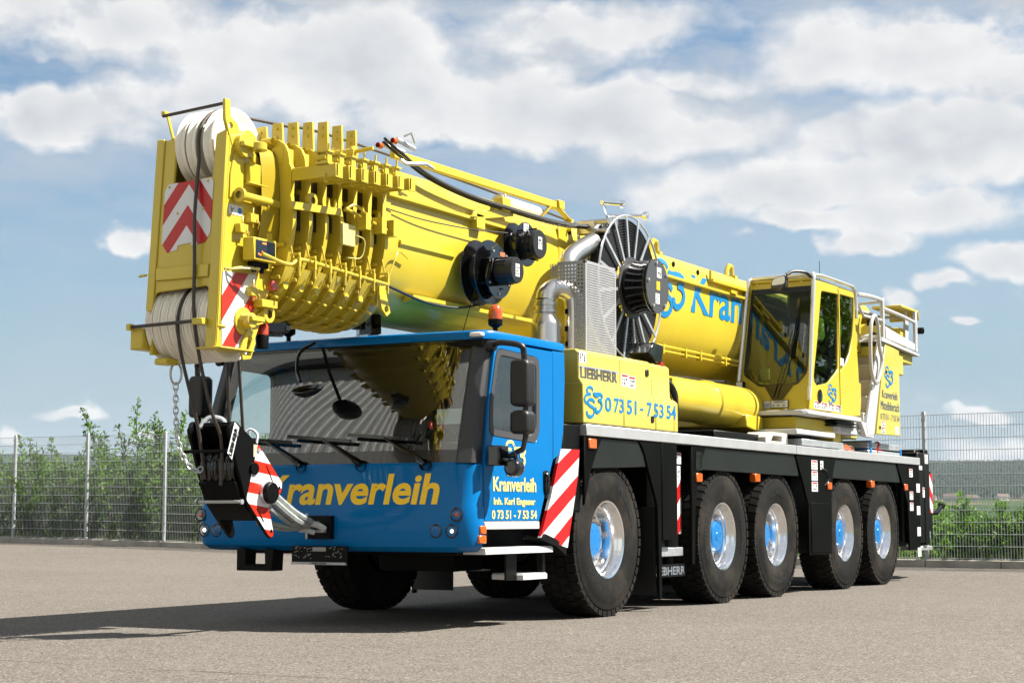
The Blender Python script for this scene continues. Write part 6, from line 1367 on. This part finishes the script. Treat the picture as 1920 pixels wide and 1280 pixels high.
sticker(sidep, 'X', 1.50, 8.50, 8.67, 2.20, 2.28, 2, 91, True); sticker(sidep, 'X', 1.50, 8.50, 8.67, 2.10, 2.19, 2, 92, True); sticker(sidep, 'X', 1.50, 9.15, 9.32, 2.12, 2.23, 2, 93)
q = MB(); q.box(1.498, 1.508, 8.74, 8.80, 2.96, 3.0); q.box(1.498, 1.508, 8.40, 8.46, 2.16, 2.20); q.build('panel_latch', BLG, sidep)
q = MB(); q.prism([(8.55, 3.40), (10.40, 3.33), (10.40, 3.36), (8.60, 3.46)], 'X', .60, 1.52); q.prism([(8.78, 3.46), (10.30, 3.40), (10.30, 3.50), (8.78, 3.63)], 'X', 1.49, 1.51); plat = q.build('rear_platform', GRP, crane, bevel=.004)
q = MB(); q.box(.9, 1.44, 8.6, 10.3, 3.2, 3.34); q.box(1.2, 1.46, 9.45, 9.75, 3.0, 3.3); q.build('rear_housing', YEL2, plat, bevel=.01)
q = MB(); X = 1.50
q.tube(smooth_path([(X, 7.55, 3.95), (X, 8.0, 3.98), (X, 8.5, 3.99), (X, 8.62, 3.97), (X, 8.64, 3.90)], 5) + [Vector((X, 8.65, 3.45))], .03, 8); q.tube([(X, 8.66, 3.88), (X, 9.6, 3.86), (X, 10.25, 3.83), (X, 10.28, 3.45)], .028, 8); q.box(X - .02, X + .02, 8.62, 8.70, 3.45, 4.03); q.box(X - .02, X + .02, 10.22, 10.32, 3.40, 4.0)
q.tube([(1.0, 8.65, 3.45), (1.0, 8.65, 3.95), (1.45, 8.65, 3.97)], .025, 8); q.tube([(1.0, 8.7, 3.93), (1.0, 10.2, 3.93), (1.46, 10.2, 3.90)], .022, 8); q.tube([(X, 7.62, 3.78), (X - .1, 8.1, 3.72), (X, 8.6, 3.70)], .022, 8); q.build('handrail', GRP, plat)
q = MB(); q.tube(smooth_path([(1.52, 8.25, 2.78), (1.53, 8.06, 2.86), (1.53, 7.98, 3.1), (1.53, 8.02, 3.55), (1.53, 8.18, 3.72), (1.53, 8.34, 3.62), (1.53, 8.40, 3.30), (1.53, 8.50, 3.14), (1.53, 8.44, 2.98), (1.52, 8.30, 2.80)], 6), .028, 8); q.build('grab_rail', GRP, stair)
q = MB(); q.prism([(10.0, 3.42), (10.12, 3.42), (10.18, 3.8), (10.10, 4.02), (10.04, 4.02), (10.0, 3.75)], 'X', 1.40, 1.43); q.prism([(7.85, 3.72), (8.0, 3.95), (8.1, 3.7), (8.2, 3.5), (8.1, 3.45)], 'X', 1.2, 1.24); q.build('rail_gusset', GRP, plat)
q = MB(); q.lathe([(-.35, .30), (-.33, .42), (-.30, .42), (-.28, .28), (.28, .28), (.30, .42), (.33, .42), (.35, .30)], 'X', (.65, 9.5, 3.62), 30); q.box(.3, .95, 9.0, 9.1, 3.4, 3.9); q.box(.2, 1.2, 7.7, 8.6, 3.25, 3.75); q.prism([(7.7, 3.75), (8.3, 3.75), (8.1, 3.95), (7.8, 3.95)], 'X', .9, 1.2); q.box(.9, 1.25, 9.6, 9.9, 3.45, 3.75); q.cyl((.95, 9.3, 3.6), (1.3, 9.3, 3.6), .14, 16); q.box(1.0, 1.4, 9.85, 10.15, 3.45, 3.72); q.box(1.05, 1.5, 9.6, 10.5, 3.99, 4.03); q.box(1.05, 1.5, 10.47, 10.5, 3.88, 4.03); q.prism([(10.0, 3.4), (10.2, 3.4), (10.3, 4.0), (10.1, 4.0)], 'X', .8, .86); winch = q.build('winch', YEL, crane, bevel=.008)
q = MB(); q.tube([(1.2, 9.1, 3.55), (1.25, 9.4, 3.55), (1.25, 9.45, 3.75)], .05, 8); q.box(1.1, 1.3, 9.2, 9.35, 3.7, 3.78); q.cyl((1.25, 9.6, 3.5), (1.25, 9.7, 3.62), .05, 8); q.build('winch_motor', BLK, winch); q = MB(); q.lathe([(0, .05), (.08, .05), (.09, .03)], 'X', (1.50, 10.42, 3.72), 12); q.build('rear_lamp', BLK, plat)
q = MB(); q.tube([(1.15, 8.9, 3.50), (1.2, 9.2, 3.58), (1.2, 9.6, 3.52)], .03, 8); q.build('winch_pipe', GAL, winch)
q = MB(); q.box(-1.45, .6, 8.3, 10.2, 2.1, 3.0); q.build('counterweight', YEL2, crane, bevel=.02)
# worklamp by the engine cover's rear top
q = MB(); q.prism([(1.22, 2.53), (1.34, 2.53), (1.40, 2.72), (1.15, 2.74), (1.02, 2.62)], 'X', 1.15, 1.40); q.build('deck_lamp', BLG, crane, bevel=.01); q = MB(); q.lathe([(0, .05), (.04, .045), (.05, .001)], 'Z', (1.36, 1.35, 2.51), 12); q.build('red_cap', RED, crane)

# every remaining mesh that holds pieces standing apart is split into parts
for o in list(bpy.data.objects):
    if o.type == 'MESH' and o.data.users == 1 and not o.children and o.parent and 'kind' not in o and o.name.split('.')[0] not in ('foliage', 'crown', 'mesh_panel'):
        split_pieces(o)
